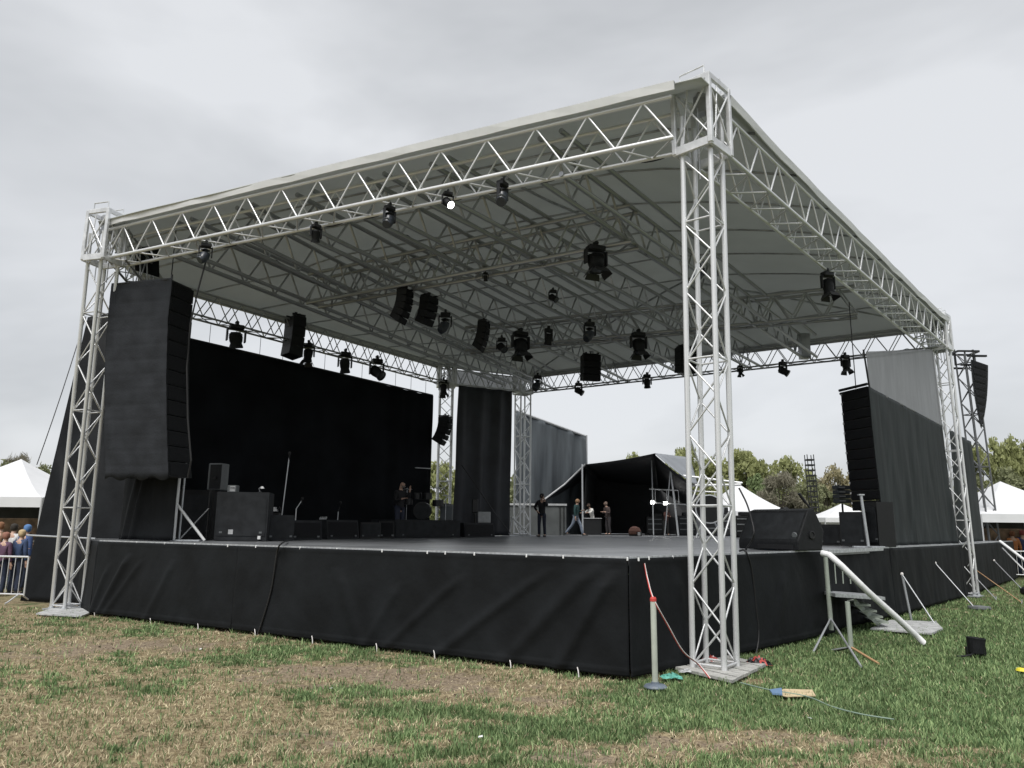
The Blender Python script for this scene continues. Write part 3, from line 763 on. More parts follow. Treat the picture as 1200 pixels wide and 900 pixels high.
tubeobj('side_pipe', V((BB.x, BB.y - .02, S)), V((BB.x, BB.y - .02, zb)), .025, blackm, bk, 8)
a = onwall(487, 548.5, f2(BA), f2(BB)); b2_ = onwall(505, 549.5, f2(BA), f2(BB)); tubeobj('rail', a + V((0, -.15, 0)), b2_ + V((0, -.15, 0)), .02, alu_d, bk, 6)

# narrow drape between the two back towers
da = onwall(537, 458, f2(B1) + V((0, -.3)), f2(B2) + V((0, -.3))); db = onwall(600, 470, f2(B1) + V((0, -.3)), f2(B2) + V((0, -.3)))
dr = sheet('rear_drape', [V((da.x, da.y, H - .02)), V((db.x, db.y, H - .02))], [V((da.x - .1, da.y - .1, S + .02)), V((db.x, db.y - .1, S + .02))], 80, 30, lambda u, v, pos, z: .09 * sin(pos * 7.5 + .8 * fbm(pos, z * .2, 3)) * (.5 + .5 * v) + .05 * fbm(pos * 2.2, z * .3, 6) - .10 * v * u, mat('sheen_toned_drape', (.030, .033, .040), .6, 0, var=.2, vscale=1.5), None)  # black cloth; its cool sheen is painted in as a lighter bluish colour
tag(dr, 'tall narrow black drape hanging in folds between the two back towers', 'drape')
va = f2(B1) + V((0.1, .35)); vb = f2(B2) + V((0, .35))
o = sheet('valance', [V((va.x, va.y, HT + .1)), V((vb.x, vb.y, HT + .1))], [V((va.x, va.y, H + .06)), V((vb.x, vb.y, H + .06))], 20, 6, lambda u, v, pos, z: .02 * sin(pos * 9), palemesh, None)
tag(o, 'grey cloth valance behind the truss above the narrow rear drape', 'valance')
# black cloth on the left side truss
o = sheet('truss_cloth', [aty(158, 268, 17.2), aty(186, 282, 17.5)], [aty(158, 317, 17.2), aty(187, 325, 17.5)], 16, 12, lambda u, v, pos, z: .04 * fbm(pos * 3, z, 5), cloth, None)
tag(o, 'small black cloth tied to the side truss above the left speaker stack', 'cloth')

# right wing: dark scrim, pale scrim above, another beyond the tower
SA, SB = f2(D[1]) + V((.0, .25)), f2(D[2]) + V((0, .25))
def wing(name, quad, A, B, m, fn, nu=70, nv=40):
    tlp, trp, brp, blp = [onwall(*p, A, B) for p in quad]
    for p in (brp, blp): p.z = max(p.z, S + .02)
    return sheet(name, [tlp, trp], [blp, brp], nu, nv, fn, m, None)
o = wing('dark_scrim', ((1018, 453), (1104, 499), (1123, 637), (1036, 640)), SA, SB, greycloth, lambda u, v, pos, z: .05 * fbm(pos * 2.2, z * .3, 3) * (.3 + v) + .04 * sin(pos * 6 - v * 2) * v)
tag(o, 'dark grey mesh scrim with a sloping top edge hung beside the right speaker stack', 'scrim')
o = wing('pale_scrim', ((1015, 412), (1093, 409), (1104, 500), (1019, 456)), SA + V((.3, .35)), SB + V((.3, .35)), palemesh, lambda u, v, pos, z: .03 * fbm(pos * 1.8, z * .3, 5))
tag(o, 'pale see-through mesh scrim hung high under the right corner of the roof', 'scrim')
SA2, SB2 = f2(D[2]) + V((.1, .25)), f2(D[3]) + V((0, .25))
o = wing('side_scrim', ((1112, 503), (1138, 518), (1152, 634), (1124, 636)), SA2, SB2, greycloth, lambda u, v, pos, z: .04 * fbm(pos * 2, z * .3, 9), 30, 30)
tag(o, 'dark mesh scrim panel right of the far right tower, in front of the delay mast', 'scrim')
a0 = onwall(1012, 412, SA, SB); a1 = onwall(1019, 455, SA, SB); o = MB(); o.tube([a0 + V((0, 0, .05)), a1], .022, 6); o = o.build('scrim_post', blackm, None, loc=a1)
tag(o, 'thin black upright rod at the left edge of the pale scrim', 'post')

# ================================================================== SPEAKER ARRAYS
def Rz(a): return M4.Rotation(a, 3, 'Z')
# left array: edge nearest the camera at px 202..192
def big_array(name, label, top, wid_l, wid_r, aL, aR, n, h, drift, cover=True):
    """stack of cabinets; top = near vertical edge at the top; aL, aR directions of the two seen faces"""
    t = thing(name, label, 'speakers', top)
    dl = V((cos(aL), sin(aL), 0)); dr_ = V((cos(aR), sin(aR), 0))
    q = MB(); z = .03
    c0 = top + dl * wid_l / 2 + dr_ * wid_r / 2
    for s_ in (-1, 1):
        a = top + dl * (.1 if s_ < 0 else wid_l - .1) + V((0, 0, z)); q.cyl(a, a + dr_ * wid_r, .035, 8)
    q.cyl(top + dl * .1 + V((0, 0, z)), top + dl * (wid_l - .1) + V((0, 0, z)), .03, 8)
    q.build('bumper_frame', blackm, t)
    offs = [drift(k / n) for k in range(n + 1)]
    for k in range(n):
        g = .02
        b_ = MB()
        o1, o2 = offs[k], offs[k + 1]
        za, zb = -k * h - g / 2, -(k + 1) * h + g / 2
        P = lambda a, b2, z_, o_: top + dl * (wid_l * a) + dr_ * (wid_r * b2) + o_ + V((0, 0, z_))
        # trapezoid: the rear is a little lower than the front
        vs = [P(0, 0, za, o1), P(1, 0, za, o1), P(1, 1, za, o1), P(0, 1, za, o1), P(0, 0, zb, o2), P(1, 0, zb, o2), P(1, 1, zb, o2), P(0, 1, zb, o2)]
        b_.add(vs, [(3, 2, 1, 0), (4, 5, 6, 7), (0, 1, 5, 4), (1, 2, 6, 5), (2, 3, 7, 6), (3, 0, 4, 7)])
        o = b_.build('cabinet', cab, t)
        g_ = MB()
        off = -dl * .012
        e = .06
        vs = [lerp(vs[0], vs[3], e) + off - V((0, 0, .02)), lerp(vs[0], vs[3], 1 - e) + off - V((0, 0, .02)), lerp(vs[4], vs[7], 1 - e) + off + V((0, 0, .02)), lerp(vs[4], vs[7], e) + off + V((0, 0, .02))]
        g_.prism(vs, dl * .01); g_.build('grille', cabgrille, o)
    return t, dl, dr_, offs
topL = aty(202, 329, 15.3)
vdir = V((topL.x, topL.y, 0)).normalized()
aL = atan2(L_N.y - N_L.y, L_N.x - N_L.x) + radians(10); aR = aL - pi / 2
dl_test = V((cos(aL), sin(aL), 0))
def driftL(u): return V((.30, .06, 0)) * (max(0, u - .15) / .85) ** 1.6
t, dl, dr_, offs = big_array('covered_speaker_stack', 'tall black hanging speaker stack covered in cloth at the far left of the stage', topL, 1.55, .70, aL, aR, 13, .322, driftL)
# cloth cover over the back of the stack
q = MB(); nn = 104; vs = []
for i in range(nn + 1):
    u = i / nn; zz = -u * 13 * .322
    for j in range(49):
        a = j / 48
        rip = -.006 * math.exp(-((((u * 13) % 1) - .5) / .10) ** 2) + .022 * fbm(a * 3, u * 7, 2) - .005 * math.exp(-((((a * 5) % 1) - .5) / .08) ** 2)
        vs.append(topL + dl * (1.58 * a - .01) - dr_ * (.03 + rip) + driftL(u) + V((0, 0, zz + .06 - (.10 + .04 * sin(a * 19) if i == nn else 0))))
q.add(vs, [(i * 49 + j, i * 49 + j + 1, (i + 1) * 49 + j + 1, (i + 1) * 49 + j) for i in range(nn) for j in range(48)])
o = q.build('cloth_cover', cabcover, t, smooth=True); o.modifiers.new('thickness', 'SOLIDIFY').thickness = .01
q = MB(); q.tube([topL + dl * .3 + dr_ * .3 + V((0, 0, .05)), topL + dl * .3 + dr_ * .3 + V((0, 0, 8.3 - topL.z))], .012, 5); q.cyl(topL + dl * .02 + V((0, 0, .0)), topL + dl * .02 + V((0, 0, .14)), .02, 6); q.build('chain', blackm, t)
cpts = [aty(243, 300, 15.0), aty(232, 340, 15.0), aty(223, 380, 15.1), aty(219, 430, 15.2), aty(220, 490, 15.2), aty(224, 540, 15.2), aty(220, 560, 15.3)]
q = MB(); q.tube(cpts, .018, 6); o = q.build('speaker_cable', rubber, None, loc=cpts[-1]); tag(o, 'black cable looping down along the right edge of the left speaker stack', 'cable')

# right array
topR = onwall(1018, 452, SA + V((-.1, -.1)), SB)
fpx = aty(985, 457, topR.y + .9)
aR1 = atan2(fpx.y - topR.y, fpx.x - topR.x); wr = (f2(fpx) - f2(topR)).length
zb = onwall(1031, 598, SA, SB).z
nR = 12
t = thing('speaker_stack', 'black hanging speaker stack with twelve rows in front of the dark scrim at right', 'speakers', topR)
dR = V((cos(aR1), sin(aR1), 0)); bR = V((topR.x, topR.y, 0)).normalized()
hR = (topR.z - zb) / nR
def driftR(u): return V((.0, 0, 0)) + bR * 0 + dR * (-.10 * u * u)
for k in range(nR):
    u1, u2 = k / nR, (k + 1) / nR
    vs = []
    for z_, u in ((-k * hR - .012, u1), (-(k + 1) * hR + .012, u2)):
        for a, b2 in ((0, 0), (1, 0), (1, 1), (0, 1)):
            vs.append(topR + dR * wr * a + bR * (.5 * b2 + .03) + driftR(u) + V((0, 0, z_)))
    q = MB(); q.add(vs, [(3, 2, 1, 0), (4, 5, 6, 7), (0, 1, 5, 4), (1, 2, 6, 5), (2, 3, 7, 6), (3, 0, 4, 7)]); o = q.build('cabinet', cab, t)
    e = [lerp(vs[0], vs[1], .05), lerp(vs[0], vs[1], .95), lerp(vs[4], vs[5], .95), lerp(vs[4], vs[5], .05)]
    e = [p - bR * .012 + V((0, 0, -.02 if i < 2 else .02)) for i, p in enumerate(e)]
    q = MB(); q.prism(e, bR * .01); q.build('grille', cabgrille, o)
    q = MB(); q.box(vs[1] + V((0, 0, -.05)) - bR * .012 - dR * .01, (.03, .02, .05)); q.build('rigging_lug', palep, o)
q = MB(); q.cyl(topR + dR * .05 + V((0, 0, .05)), topR + dR * (wr + .04) + V((0, 0, .05)), .035, 8); q.cyl(topR + dR * .05 + bR * .5 + V((0, 0, .05)), topR + dR * (wr + .04) + bR * .5 + V((0, 0, .05)), .035, 8); q.build('bumper_frame', blackm, t)
tubeobj('chain', topR + dR * wr * .45 + bR * .25 + V((0, 0, .05)), topR + dR * wr * .45 + bR * .25 + V((0, 0, H - topR.z)), .012, rubber, t, 5)

# ================================================================== HANGING LIGHTS AND SMALL ARRAYS
def proto_light(tilt, yaw=0, lens=lens_off, barn=False, curved=False):
    t = bpy.data.objects.new('stage_light', None); COL.objects.link(t); reg(t, (0, 0, 0))
    q = MB(); q.box((0, 0, -.03), (.05, .08, .06)); q.cyl((0, -.035, 0), (0, .035, 0), .035, 10); q.cyl((.0, .05, -.02), (.05, .05, -.02), .012, 6); q.build('clamp', blackm, t)
    q = MB(); q.box((0, 0, -.115), (.26, .17, .11), None, .018); q.box((.06, -.086, -.115), (.09, .004, .05)); q.build('base', blackm, t)
    q = MB()
    for sx in (-1, 1): q.box((sx * .165, 0, -.30), (.03, .085, .30), None, .01)
    q.box((0, 0, -.175), (.34, .08, .025), None, .008); q.build('yoke', blackm, t)
    R = Rz(yaw) @ M4.Rotation(tilt, 3, 'X')
    q = MB(); c = V((0, 0, -.38))
    q.lathe([(.02, .155), (.085, .15), (.115, .10), (.125, .02), (.118, -.06), (.105, -.10), (.125, -.17), (.128, -.20), (.118, -.205), (.112, -.19), (.02, -.185)], c, 16, R)
    for k in range(3): q.lathe([(.131, .0), (.131, .012)], c + R @ V((0, 0, .03 + k * .035)), 12, R)
    if curved:
        q = MB(); pts = [c + V((0, 0, .16)), c + V((0, 0, .12)), c + V((0, -.0, .03)), c + V((0, -.02, -.06)), c + V((0, -.07, -.14)), c + V((0, -.13, -.19)), c + V((0, -.15, -.205))]
        pts = [c + Rz(yaw) @ (p - c) for p in pts]
        q.tube(pts, [.05, .12, .13, .13, .125, .115, .10], 14)
        R = Rz(yaw) @ M4.Rotation(radians(-48), 3, 'X')
    o = q.build('head', bluegrey if curved else cab, t, smooth=True); smoothall(o)
    q = MB(); q.lathe([(.108, 0), (.10, -.014), (.05, -.024), (.001, -.026)], c + R @ V((0, 0, -.188)), 16, R); q.build('lens', lens, o, smooth=True)
    if barn:
        q = MB()
        for k in range(4):
            A_ = Rz(k * pi / 2); q.add([c + R @ (A_ @ V(p)) for p in ((-.10, .115, -.20), (.10, .115, -.20), (.12, .17, -.31), (-.12, .17, -.31), (-.10, .12, -.20), (.10, .12, -.20), (.12, .176, -.31), (-.12, .176, -.31))], [(0, 1, 2, 3), (7, 6, 5, 4), (0, 4, 5, 1), (2, 6, 7, 3), (1, 5, 6, 2), (3, 7, 4, 0)])
        q.build('barn_doors', blackm, t)
    return t
def proto_array(n, bend, w_=.62, h=.19, d=.36):
    t = bpy.data.objects.new('small_line_array', None); COL.objects.link(t); reg(t, (0, 0, 0))
    q = MB(); q.box((0, 0, -.10), (w_ * .9, .06, .05)); q.box((w_ * .35, 0, -.10), (.05, d, .05)); q.box((-w_ * .35, 0, -.10), (.05, d, .05)); q.cyl((0, 0, 0), (0, 0, -.1), .02, 6); q.cyl((0, 0, 0), (.0, .0, -.02), .05, 8); q.build('rigging_frame', blackm, t)
    ang = 0; p = V((0, 0, -.14))
    for k in range(n):
        R = M4.Rotation(ang, 3, 'X'); c = p + R @ V((0, 0, -h / 2))
        q = MB(); q.box(c, (w_, d, h * .985), R, .012); o = q.build('cabinet', cab, t)
        q = MB(); q.box(c + R @ V((0, -d / 2 - .006, 0)), (w_ * .92, .01, h * .84), R); q.build('grille', cabgrille, o)
        p = p + R @ V((0, 0, -h)); ang += bend
    return t
bluegrey = mat('blue_black_housing', (.030, .036, .048), .35, 0, var=.2, vscale=12)
protoL = [proto_light(radians(-25), -1.2, curved=True), proto_light(radians(-55), .6), proto_light(radians(20), -.5), proto_light(radians(-10), 0, lens_off, True), proto_light(radians(-50), .4, lens_on)]
protoA = [proto_array(5, radians(8), .55, .19, .38), proto_array(4, radians(9), .45, .2, .34), proto_array(4, radians(3), .66, .24, .45)]
used = set()
def hang(kind, idx, px, py, label, hpx, yaw=0, z=H - .02, drop=0, cat='stage light', group='lamps and speakers hung from the roof', at=None, wide=1.0):
    P = at if at is not None else onz(px, py, z)
    pr = (protoL if kind == 'L' else protoA)[idx]
    hh = .60 if kind == 'L' else (.14 + [5 * .19, 4 * .2, 4 * .24][idx])
    s = min(2.6, hpx * P.y / FPX / hh)
    if (kind, idx) in used: o = copy_tree(pr)
    else: o = pr; used.add((kind, idx))
    o.location = P - V((0, 0, drop)); o.rotation_euler = (0, 0, yaw); o.scale = (s * wide, s * wide, s)
    tag(o, label, cat, group)
    return o
g1 = 'lamps hung from the front left roof truss'
hang('L', 0, 242, 283, 'grey moving stage light on the front left truss, leftmost, above the covered speaker stack', 27, .5, group=g1)
hang('L', 2, 371, 261, 'black stage light on the front left truss, second from the far left tower', 26, .8, group=g1)
hang('L', 0, 457, 239, 'grey barrelled stage light on the front left truss just left of the lit lamp', 31, .9, group=g1)
hang('L', 4, 525, 223, 'stage light with a glowing white lens on the front left truss', 26, .4, group=g1)
hang('L', 0, 589, 210, 'largest grey stage light on the front left truss, right of the lit lamp', 35, 1.0, group=g1)
hang('L', 3, 969, 316, 'black stage light with flaps hanging alone under the right edge truss', 33, .3, z=H)
hang('L', 3, 698, 285, 'big square black lamp cluster under the middle cross truss', 38, .4, wide=1.35)
hang('A', 0, 475, 335, 'largest curved black hanging speaker stack under the middle cross truss', 46, 1.25, cat='speakers', wide=.85)
hang('A', 1, 503, 343, 'curved black speaker stack tilted left, beside the largest hanging stack', 40, 1.0, cat='speakers')
hang('L', 0, 522, 364, 'small black lamp hanging right of the tilted curved speaker stack', 27, .2)
hang('A', 0, 567, 373, 'curved black speaker stack hanging alone at the centre of the roof', 40, 1.3, cat='speakers', wide=.8)
hang('L', 1, 588, 394, 'small black lamp just right of the central curved speaker stack', 22, 0)
hang('L', 3, 610, 386, 'plump black lamp right of the central curved speaker stack', 32, .5, wide=1.25)
hang('L', 2, 643, 383, 'black moving lamp in the middle, right of the plump lamp', 23, .9)
hang('L', 0, 691, 375, 'black moving lamp hanging directly above a straight speaker stack', 26, .3)
hang('A', 2, 692, 412, 'straight black speaker stack hanging lowest at the centre right', 36, .2, z=H - .15, cat='speakers')
hang('L', 3, 748, 387, 'fat black lamp hanging left of the nearest tower, under an inner truss', 30, .3, wide=1.2)
hang('A', 2, 803, 403, 'black speaker stack half hidden behind the nearest tower', 36, .3, cat='speakers')
hang('L', 0, 820, 309, 'small black lamp seen through the lattice of the nearest tower', 20, .3)
hang('L', 1, 648, 338, 'small black lamp on a thin drop rod above the middle of the stage', 19, .3)
hang('L', 2, 569, 318, 'tiny black lamp under the inner trusses near the middle cross truss', 13, .3)
gR = 'lamps hung from the back right roof truss'
hang('L', 0, 630, 438, 'small black lamp on the back truss just right of the back corner tower', 20, .3, group=gR)
hang('L', 1, 678, 447, 'small black lamp tilted left on the back truss, second from the corner', 18, .6, group=gR)
hang('L', 2, 758, 437, 'small black lamp on the back truss left of the nearest tower', 19, .2, group=gR)
hang('L', 3, 867, 427, 'flat black lamp on the back truss just right of the nearest tower', 13, .2, group=gR)
hang('L', 1, 917, 422, 'tilted black lamp on the back truss between two other lamps at right', 21, .5, group=gR)
hang('L', 3, 990, 414, 'black lamp on the back truss nearest the pale scrim', 22, .3, group=gR)
gB = 'lamps and speakers hung along the backdrop'
def onLB(px, py): return onwall(px, py, f2(L2) + V((.35, -.3)), f2(B1) + V((.35, -.3)))
hang('L', 2, 278, 378, 'black lamp against the top edge of the backdrop, leftmost there', 32, .6, at=onLB(278, 378), group=gB, wide=1.2)
hang('A', 2, 347, 365, 'big square black speaker stack hanging before the left part of the backdrop', 56, 2.3, at=onLB(347, 366), group=gB, cat='speakers', wide=.72)
hang('L', 3, 360, 404, 'black lamp tucked behind the big square speaker stack', 26, 0, at=onLB(362, 400), group=gB)
hang('L', 2, 405, 413, 'black lamp at the top of the backdrop right of the square speaker stack', 29, .5, at=onLB(405, 410), group=gB)
hang('L', 1, 442, 420, 'black lamp at the top of the backdrop, last before the back tower', 30, .5, at=onLB(442, 418), group=gB)
hang('L', 3, 520, 445, 'square black lamp hung high on the back tower beside the backdrop', 20, .3, at=onwall(520, 443, f2(B1b) + V((0, -.5)), f2(B2b) + V((0, -.5))), group=gB)
hang('A', 0, 522, 487, 'curved black speaker stack hung halfway down the back tower', 36, 1.4, at=onwall(522, 485, f2(B1b) + V((0, -.5)), f2(B2b) + V((0, -.5))), group=gB, cat='speakers')
for p in protoL + protoA:
    pass

# ================================================================== THINGS ON THE STAGE
def st(px, py): return onz(px, py, S)
def cabinet_box(name, label, cat, pl, pr, ht, depth, m, group=None, slope=0, extra=None):
    """box whose near bottom edge runs from pl to pr on the stage; slope leans its front back"""
    d = pr - pl; w_ = d.length; d.normalize(); n = V((-d.y, d.x, 0)); n = n if n.y > 0 else -n
    t = thing(name, label, cat, pl, group)
    q = MB(); prof = [pl, pl + n * slope + V((0, 0, ht)), pl + n * depth + V((0, 0, ht)), pl + n * depth]
    q.prism([p + V((0, 0, .01)) for p in prof], d * w_); q.build('body', m, t)
    e = MB(); off = -n * .008
    a = [pl + d * .04 + n * slope * .1 + V((0, 0, ht * .1 + .01)), pl + d * (w_ - .04) + n * slope * .1 + V((0, 0, ht * .1 + .01)), pl + d * (w_ - .04) + n * slope * .9 + V((0, 0, ht * .9)), pl + d * .04 + n * slope * .9 + V((0, 0, ht * .9))]
    e.prism([p + off for p in a], -n * .006); e.build('front_panel', cabgrille if slope else case_m, t)
    for k in (0, 1):
        q = MB(); q.box(pl + d * (w_ * .12 + k * w_ * .76) - n * .012 + n * slope * .15 + V((0, 0, ht * .18)), (.06, .02, .04), Rz(atan2(d.y, d.x))); q.build('latch', greyp, t)
    if extra: extra(t, pl, d, n, w_, ht)
    return t
def bigcase_extra(t, pl, d, n, w_, ht):
    q = MB(); q.box(pl + d * w_ * .31 - n * .015 + V((0, 0, ht * .19)), (.10, .012, .10), Rz(atan2(d.y, d.x))); q.build('badge', palep, t)
    q = MB(); q.box(pl + d * w_ * .87 - n * .05 + V((0, 0, ht * .05 + .03)), (.06, .05, .07)); q.build('socket', white_m, t)
P0 = st(250, 632.5); P1 = st(313, 633.5)
Yc = 16.8
def stY(px, Y): # stage point in pixel column px at distance Y
    d = ray(px, 630); return V((d.x / d.y * Y, Y, S))
cabinet_box('subwoofer_case', 'large black box case standing at the front left of the stage under the backdrop', 'case', stY(250.5, 16.7), stY(312, 16.9), 1.07, .9, case_m, extra=bigcase_extra)
t = cabinet_box('low_black_case', 'low black case between the large box and the lower monitor row', 'case', stY(313, 17.4), stY(344, 17.8), .58, .6, case_m)
cabinet_box('rear_case', 'black case behind the lattice support frame, carrying a loudspeaker', 'case', stY(206, 17.9), stY(247, 18.0), 1.16, .6, blackm)
gm = 'black monitor wedges and cases in a row across the stage'
cabinet_box('monitor_wedge', 'low black monitor wedge, leftmost in the row, below the microphone stand', 'monitor', stY(341, 18.4), stY(377, 19.0), .47, .5, case_m, gm, .05)
cabinet_box('monitor_wedge', 'low black monitor wedge with slanted left end, second in the row', 'monitor', stY(384, 20.0), stY(421, 20.8), .50, .55, case_m, gm, .10)
cabinet_box('riser', 'wide low black riser box left of the rear drape with gear on top', 'riser', stY(462, 23), stY(539, 25), .55, 1.2, case_m, gm, .0)
cabinet_box('monitor_wedge', 'black monitor wedge with rounded end standing before the narrow drape', 'monitor', stY(545, 25.6), stY(580, 26.6), .48, .5, case_m, gm, .08)
cabinet_box('monitor_wedge', 'dark monitor wedge partly behind the left end of the wide riser', 'monitor', stY(445, 22.3), stY(462, 22.4), .5, .5, blackm, gm, .22)
cabinet_box('low_rack', 'dark low equipment rack between the second monitor and the bearded standing man', 'rack', stY(422, 21.6), stY(446, 22.2), .45, .5, blackm)
def small(name, label, cat, base, parts, group=None):
    t = thing(name, label, cat, base, group)
    for (nm, m, fn) in parts:
        q = MB(); fn(q, V(base)); q.build(nm, m, t, smooth=False)
    return t
b0 = stY(246, 18.1) + V((0, 0, 1.17))
small('loudspeaker', 'grey faced loudspeaker standing on the black case left of the large box', 'speaker', b0, [
    ('body', greyp, lambda q, b: q.box(b + V((.0, .2, .33)), (.36, .34, .65), Rz(-.2), .02)),
    ('grille', cab, lambda q, b: q.box(b + V((.0, .02, .33)), (.30, .012, .58), Rz(-.2))),
    ('handle', blackm, lambda q, b: q.box(b + V((.0, .0, .30)), (.06, .03, .05), Rz(-.2)))])
b0 = stY(267, 17.0) + V((0, .1, 1.08))
small('effects_unit', 'small pale electronic unit on top of the large black case', 'unit', b0, [
    ('body', greyp, lambda q, b: q.box(b + V((0, 0, .08)), (.20, .2, .16), None, .01)),
    ('front', palep, lambda q, b: q.box(b + V((.02, -.105, .08)), (.12, .012, .12))),
    ('knob', blackm, lambda q, b: [q.cyl(b + V((x, -.11, .1)), b + V((x, -.13, .1)), .012, 8) for x in (-.01, .03, .06)])])
b0 = stY(299, 17.1) + V((0, .1, 1.08))
small('desk_lamp', 'small shiny desk lamp on the right end of the large black case', 'lamp', b0, [
    ('base', blackm, lambda q, b: q.lathe([(.05, 0), (.05, .02), (.02, .03)], b, 10)),
    ('arm', steel, lambda q, b: q.tube([b + V((0, 0, .02)), b + V((-.03, 0, .1)), b + V((.03, 0, .15))], .008)),
    ('shade', white_m, lambda q, b: q.lathe([(.015, .05), (.05, .0)], b + V((.05, 0, .10)), 10))])
def mic_stand(label, base, h, lean, boom=0, mat_=blackm):
    t = thing('microphone_stand', label, 'microphone stand', base)
    q = MB()
    for k in range(3): a = k * 2.1 + .4; q.cyl(base + V((0, 0, .1)), base + V((.26 * cos(a), .26 * sin(a), .01)), .010, 6)
    q.build('tripod_base', mat_, t)
    tp = base + V((lean, 0, h)); tubeobj('pole', base + V((0, 0, .06)), tp, .013, steel if mat_ is blackm else mat_, t, 6)
    if boom: tubeobj('boom', tp, tp + V((boom, 0, .22)), .01, mat_, t, 6); tp = tp + V((boom, 0, .22))
    q = MB(); q.lathe([(.012, -.12), (.02, 0), (.032, .02), (.035, .05), (.02, .08)], tp, 10); q.build('microphone', blackm, t, smooth=True)
    return t
mic_stand('tall thin microphone stand rising alone before the middle of the backdrop', stY(327, 18.2), 2.05, .12)
mic_stand('short pale microphone stand right of the tall one', stY(345, 19.6), .78, .0, .14, white_m)
mic_stand('short microphone stand behind the second monitor wedge', stY(394, 21.5), .75, .02, .05)
small('mixer_box', 'small pale mixer box behind the second monitor wedge', 'mixer', stY(378, 20.6) + V((0, 0, .01)), [
    ('body', blackm, lambda q, b: q.box(b + V((0, 0, .25)), (.3, .3, .5), None, .01)),
    ('panel', palep, lambda q, b: q.box(b + V((0, -.05, .54)), (.18, .14, .04), M4.Rotation(.4, 3, 'X'))),
    ('knob', blackm, lambda q, b: [q.cyl(b + V((x, -.06, .55)), b + V((x, -.07, .585)), .012, 6) for x in (-.05, 0, .05)])])
small('keyboard_gear', 'cluster of small bright gear on the low case under the microphone stand', 'gear', stY(318, 18.2), [
    ('box', blackm, lambda q, b: q.box(b + V((0, .1, .34)), (.3, .25, .62), None, .01)),
    ('unit', palep, lambda q, b: [q.box(b + V((x, .0, .69 + z)), (.09, .1, .05)) for x, z in ((-.06, 0), (.06, .02), (.02, .07))]),
    ('cable', rubber, lambda q, b: q.tube([b + V((.1, 0, .7)), b + V((.16, -.05, .8)), b + V((.2, 0, .66))], .012))])
# guitar stands, pedals, drum gear by the riser
def drumkit(base):
    t = thing('drum_kit', 'dark drum kit and stands on the riser beside the back tower', 'drums', base)
    q = MB(); q.lathe([(.28, -.2), (.29, -.19), (.29, .19), (.28, .2)], base + V((0, 0, .30)), 18, M4.Rotation(pi / 2, 3, 'X')); q.build('bass_drum', blackm, t)
    q = MB(); q.lathe([(.26, 0), (.26, .01)], base + V((0, -.21, .30)), 18, M4.Rotation(pi / 2, 3, 'X')); q.build('drum_head', case_m, t)
    for (x, z, r) in ((-.2, .68, .15), (.15, .68, .15), (.5, .45, .19), (-.5, .5, .16)):
        q = MB(); q.lathe([(r, 0), (r, .2), (r * .96, .21)], base + V((x, 0, z)), 14); q.build('drum', blackm, t)
    for (x, z, r) in ((-.55, 1.0, .2), (.5, 1.05, .22), (.75, .8, .17)):
        q = MB(); q.lathe([(r, 0), (.03, .03), (.02, .045)], base + V((x, .1, z)), 14); q.build('cymbal', steel, t)
        tubeobj('stand', base + V((x, .1, 0)), base + V((x, .1, z)), .012, steel, t, 6)
    return t
drumkit(stY(493, 24.6) + V((0, .3, .56)))
small('small_amplifier', 'grey amplifier cabinet on the riser at the foot of the back tower', 'amplifier', stY(522, 25.2) + V((0, .2, .56)), [
    ('body', greyp, lambda q, b: q.box(b + V((0, 0, .27)), (.42, .3, .54), None, .02)),
    ('front', shedcloth, lambda q, b: q.box(b + V((0, -.155, .25)), (.36, .012, .44))),
    ('handle', blackm, lambda q, b: q.box(b + V((0, 0, .55)), (.16, .03, .03)))])
small('white_amplifier', 'pale grey amplifier box standing on the monitor before the narrow drape', 'amplifier', stY(567, 26.6) + V((0, .15, .49)), [
    ('body', palep, lambda q, b: q.box(b + V((0, 0, .20)), (.44, .3, .38), None, .015)),
    ('front', palep, lambda q, b: q.box(b + V((0, -.155, .2)), (.38, .012, .32))),
    ('handle', blackm, lambda q, b: q.box(b + V((0, 0, .40)), (.16, .03, .02)))])
small('black_speaker_pole', 'slim dark column of gear left of the pale amplifier box', 'speaker', stY(556, 27.0), [
    ('pole', blackm, lambda q, b: q.cyl(b, b + V((0, 0, 1.0)), .03, 8)),
    ('head', blackm, lambda q, b: q.box(b + V((0, 0, 1.1)), (.22, .2, .5), None, .03)),
    ('foot', blackm, lambda q, b: q.lathe([(.2, 0), (.2, .03), (.04, .06)], b, 12))])
# lattice support below the left stack
fb_ = stY(203, 16.3)
t = thing('support_frame', 'white upright pipe with crossed diagonal braces standing under the left speaker stack', 'frame', fb_)
tubeobj('upright', fb_, fb_ + V((0, 0, 1.75)), .045, white_m, t, 10); f3 = stY(210, 16.5); tubeobj('upright', f3, f3 + V((0, 0, 1.75)), .022, steel, t, 8)
tubeobj('brace', fb_ + V((.0, 0, .80)), stY(240, 16.3) + V((0, 0, .02)), .030, white_m, t, 8)
tubeobj('brace', stY(211, 16.6) + V((0, 0, .04)), stY(242, 17.2) + V((0, 0, .72)), .016, alu_d, t, 8)
f4 = stY(242, 17.2); tubeobj('upright', f4, f4 + V((0, 0, 1.15)), .02, blackm, t, 8)
q = MB(); q.box(lerp(fb_, stY(235, 16.3), .5) + V((0, 0, .02)), (.62, .2, .03)); q.build('foot_plate', steel, t)
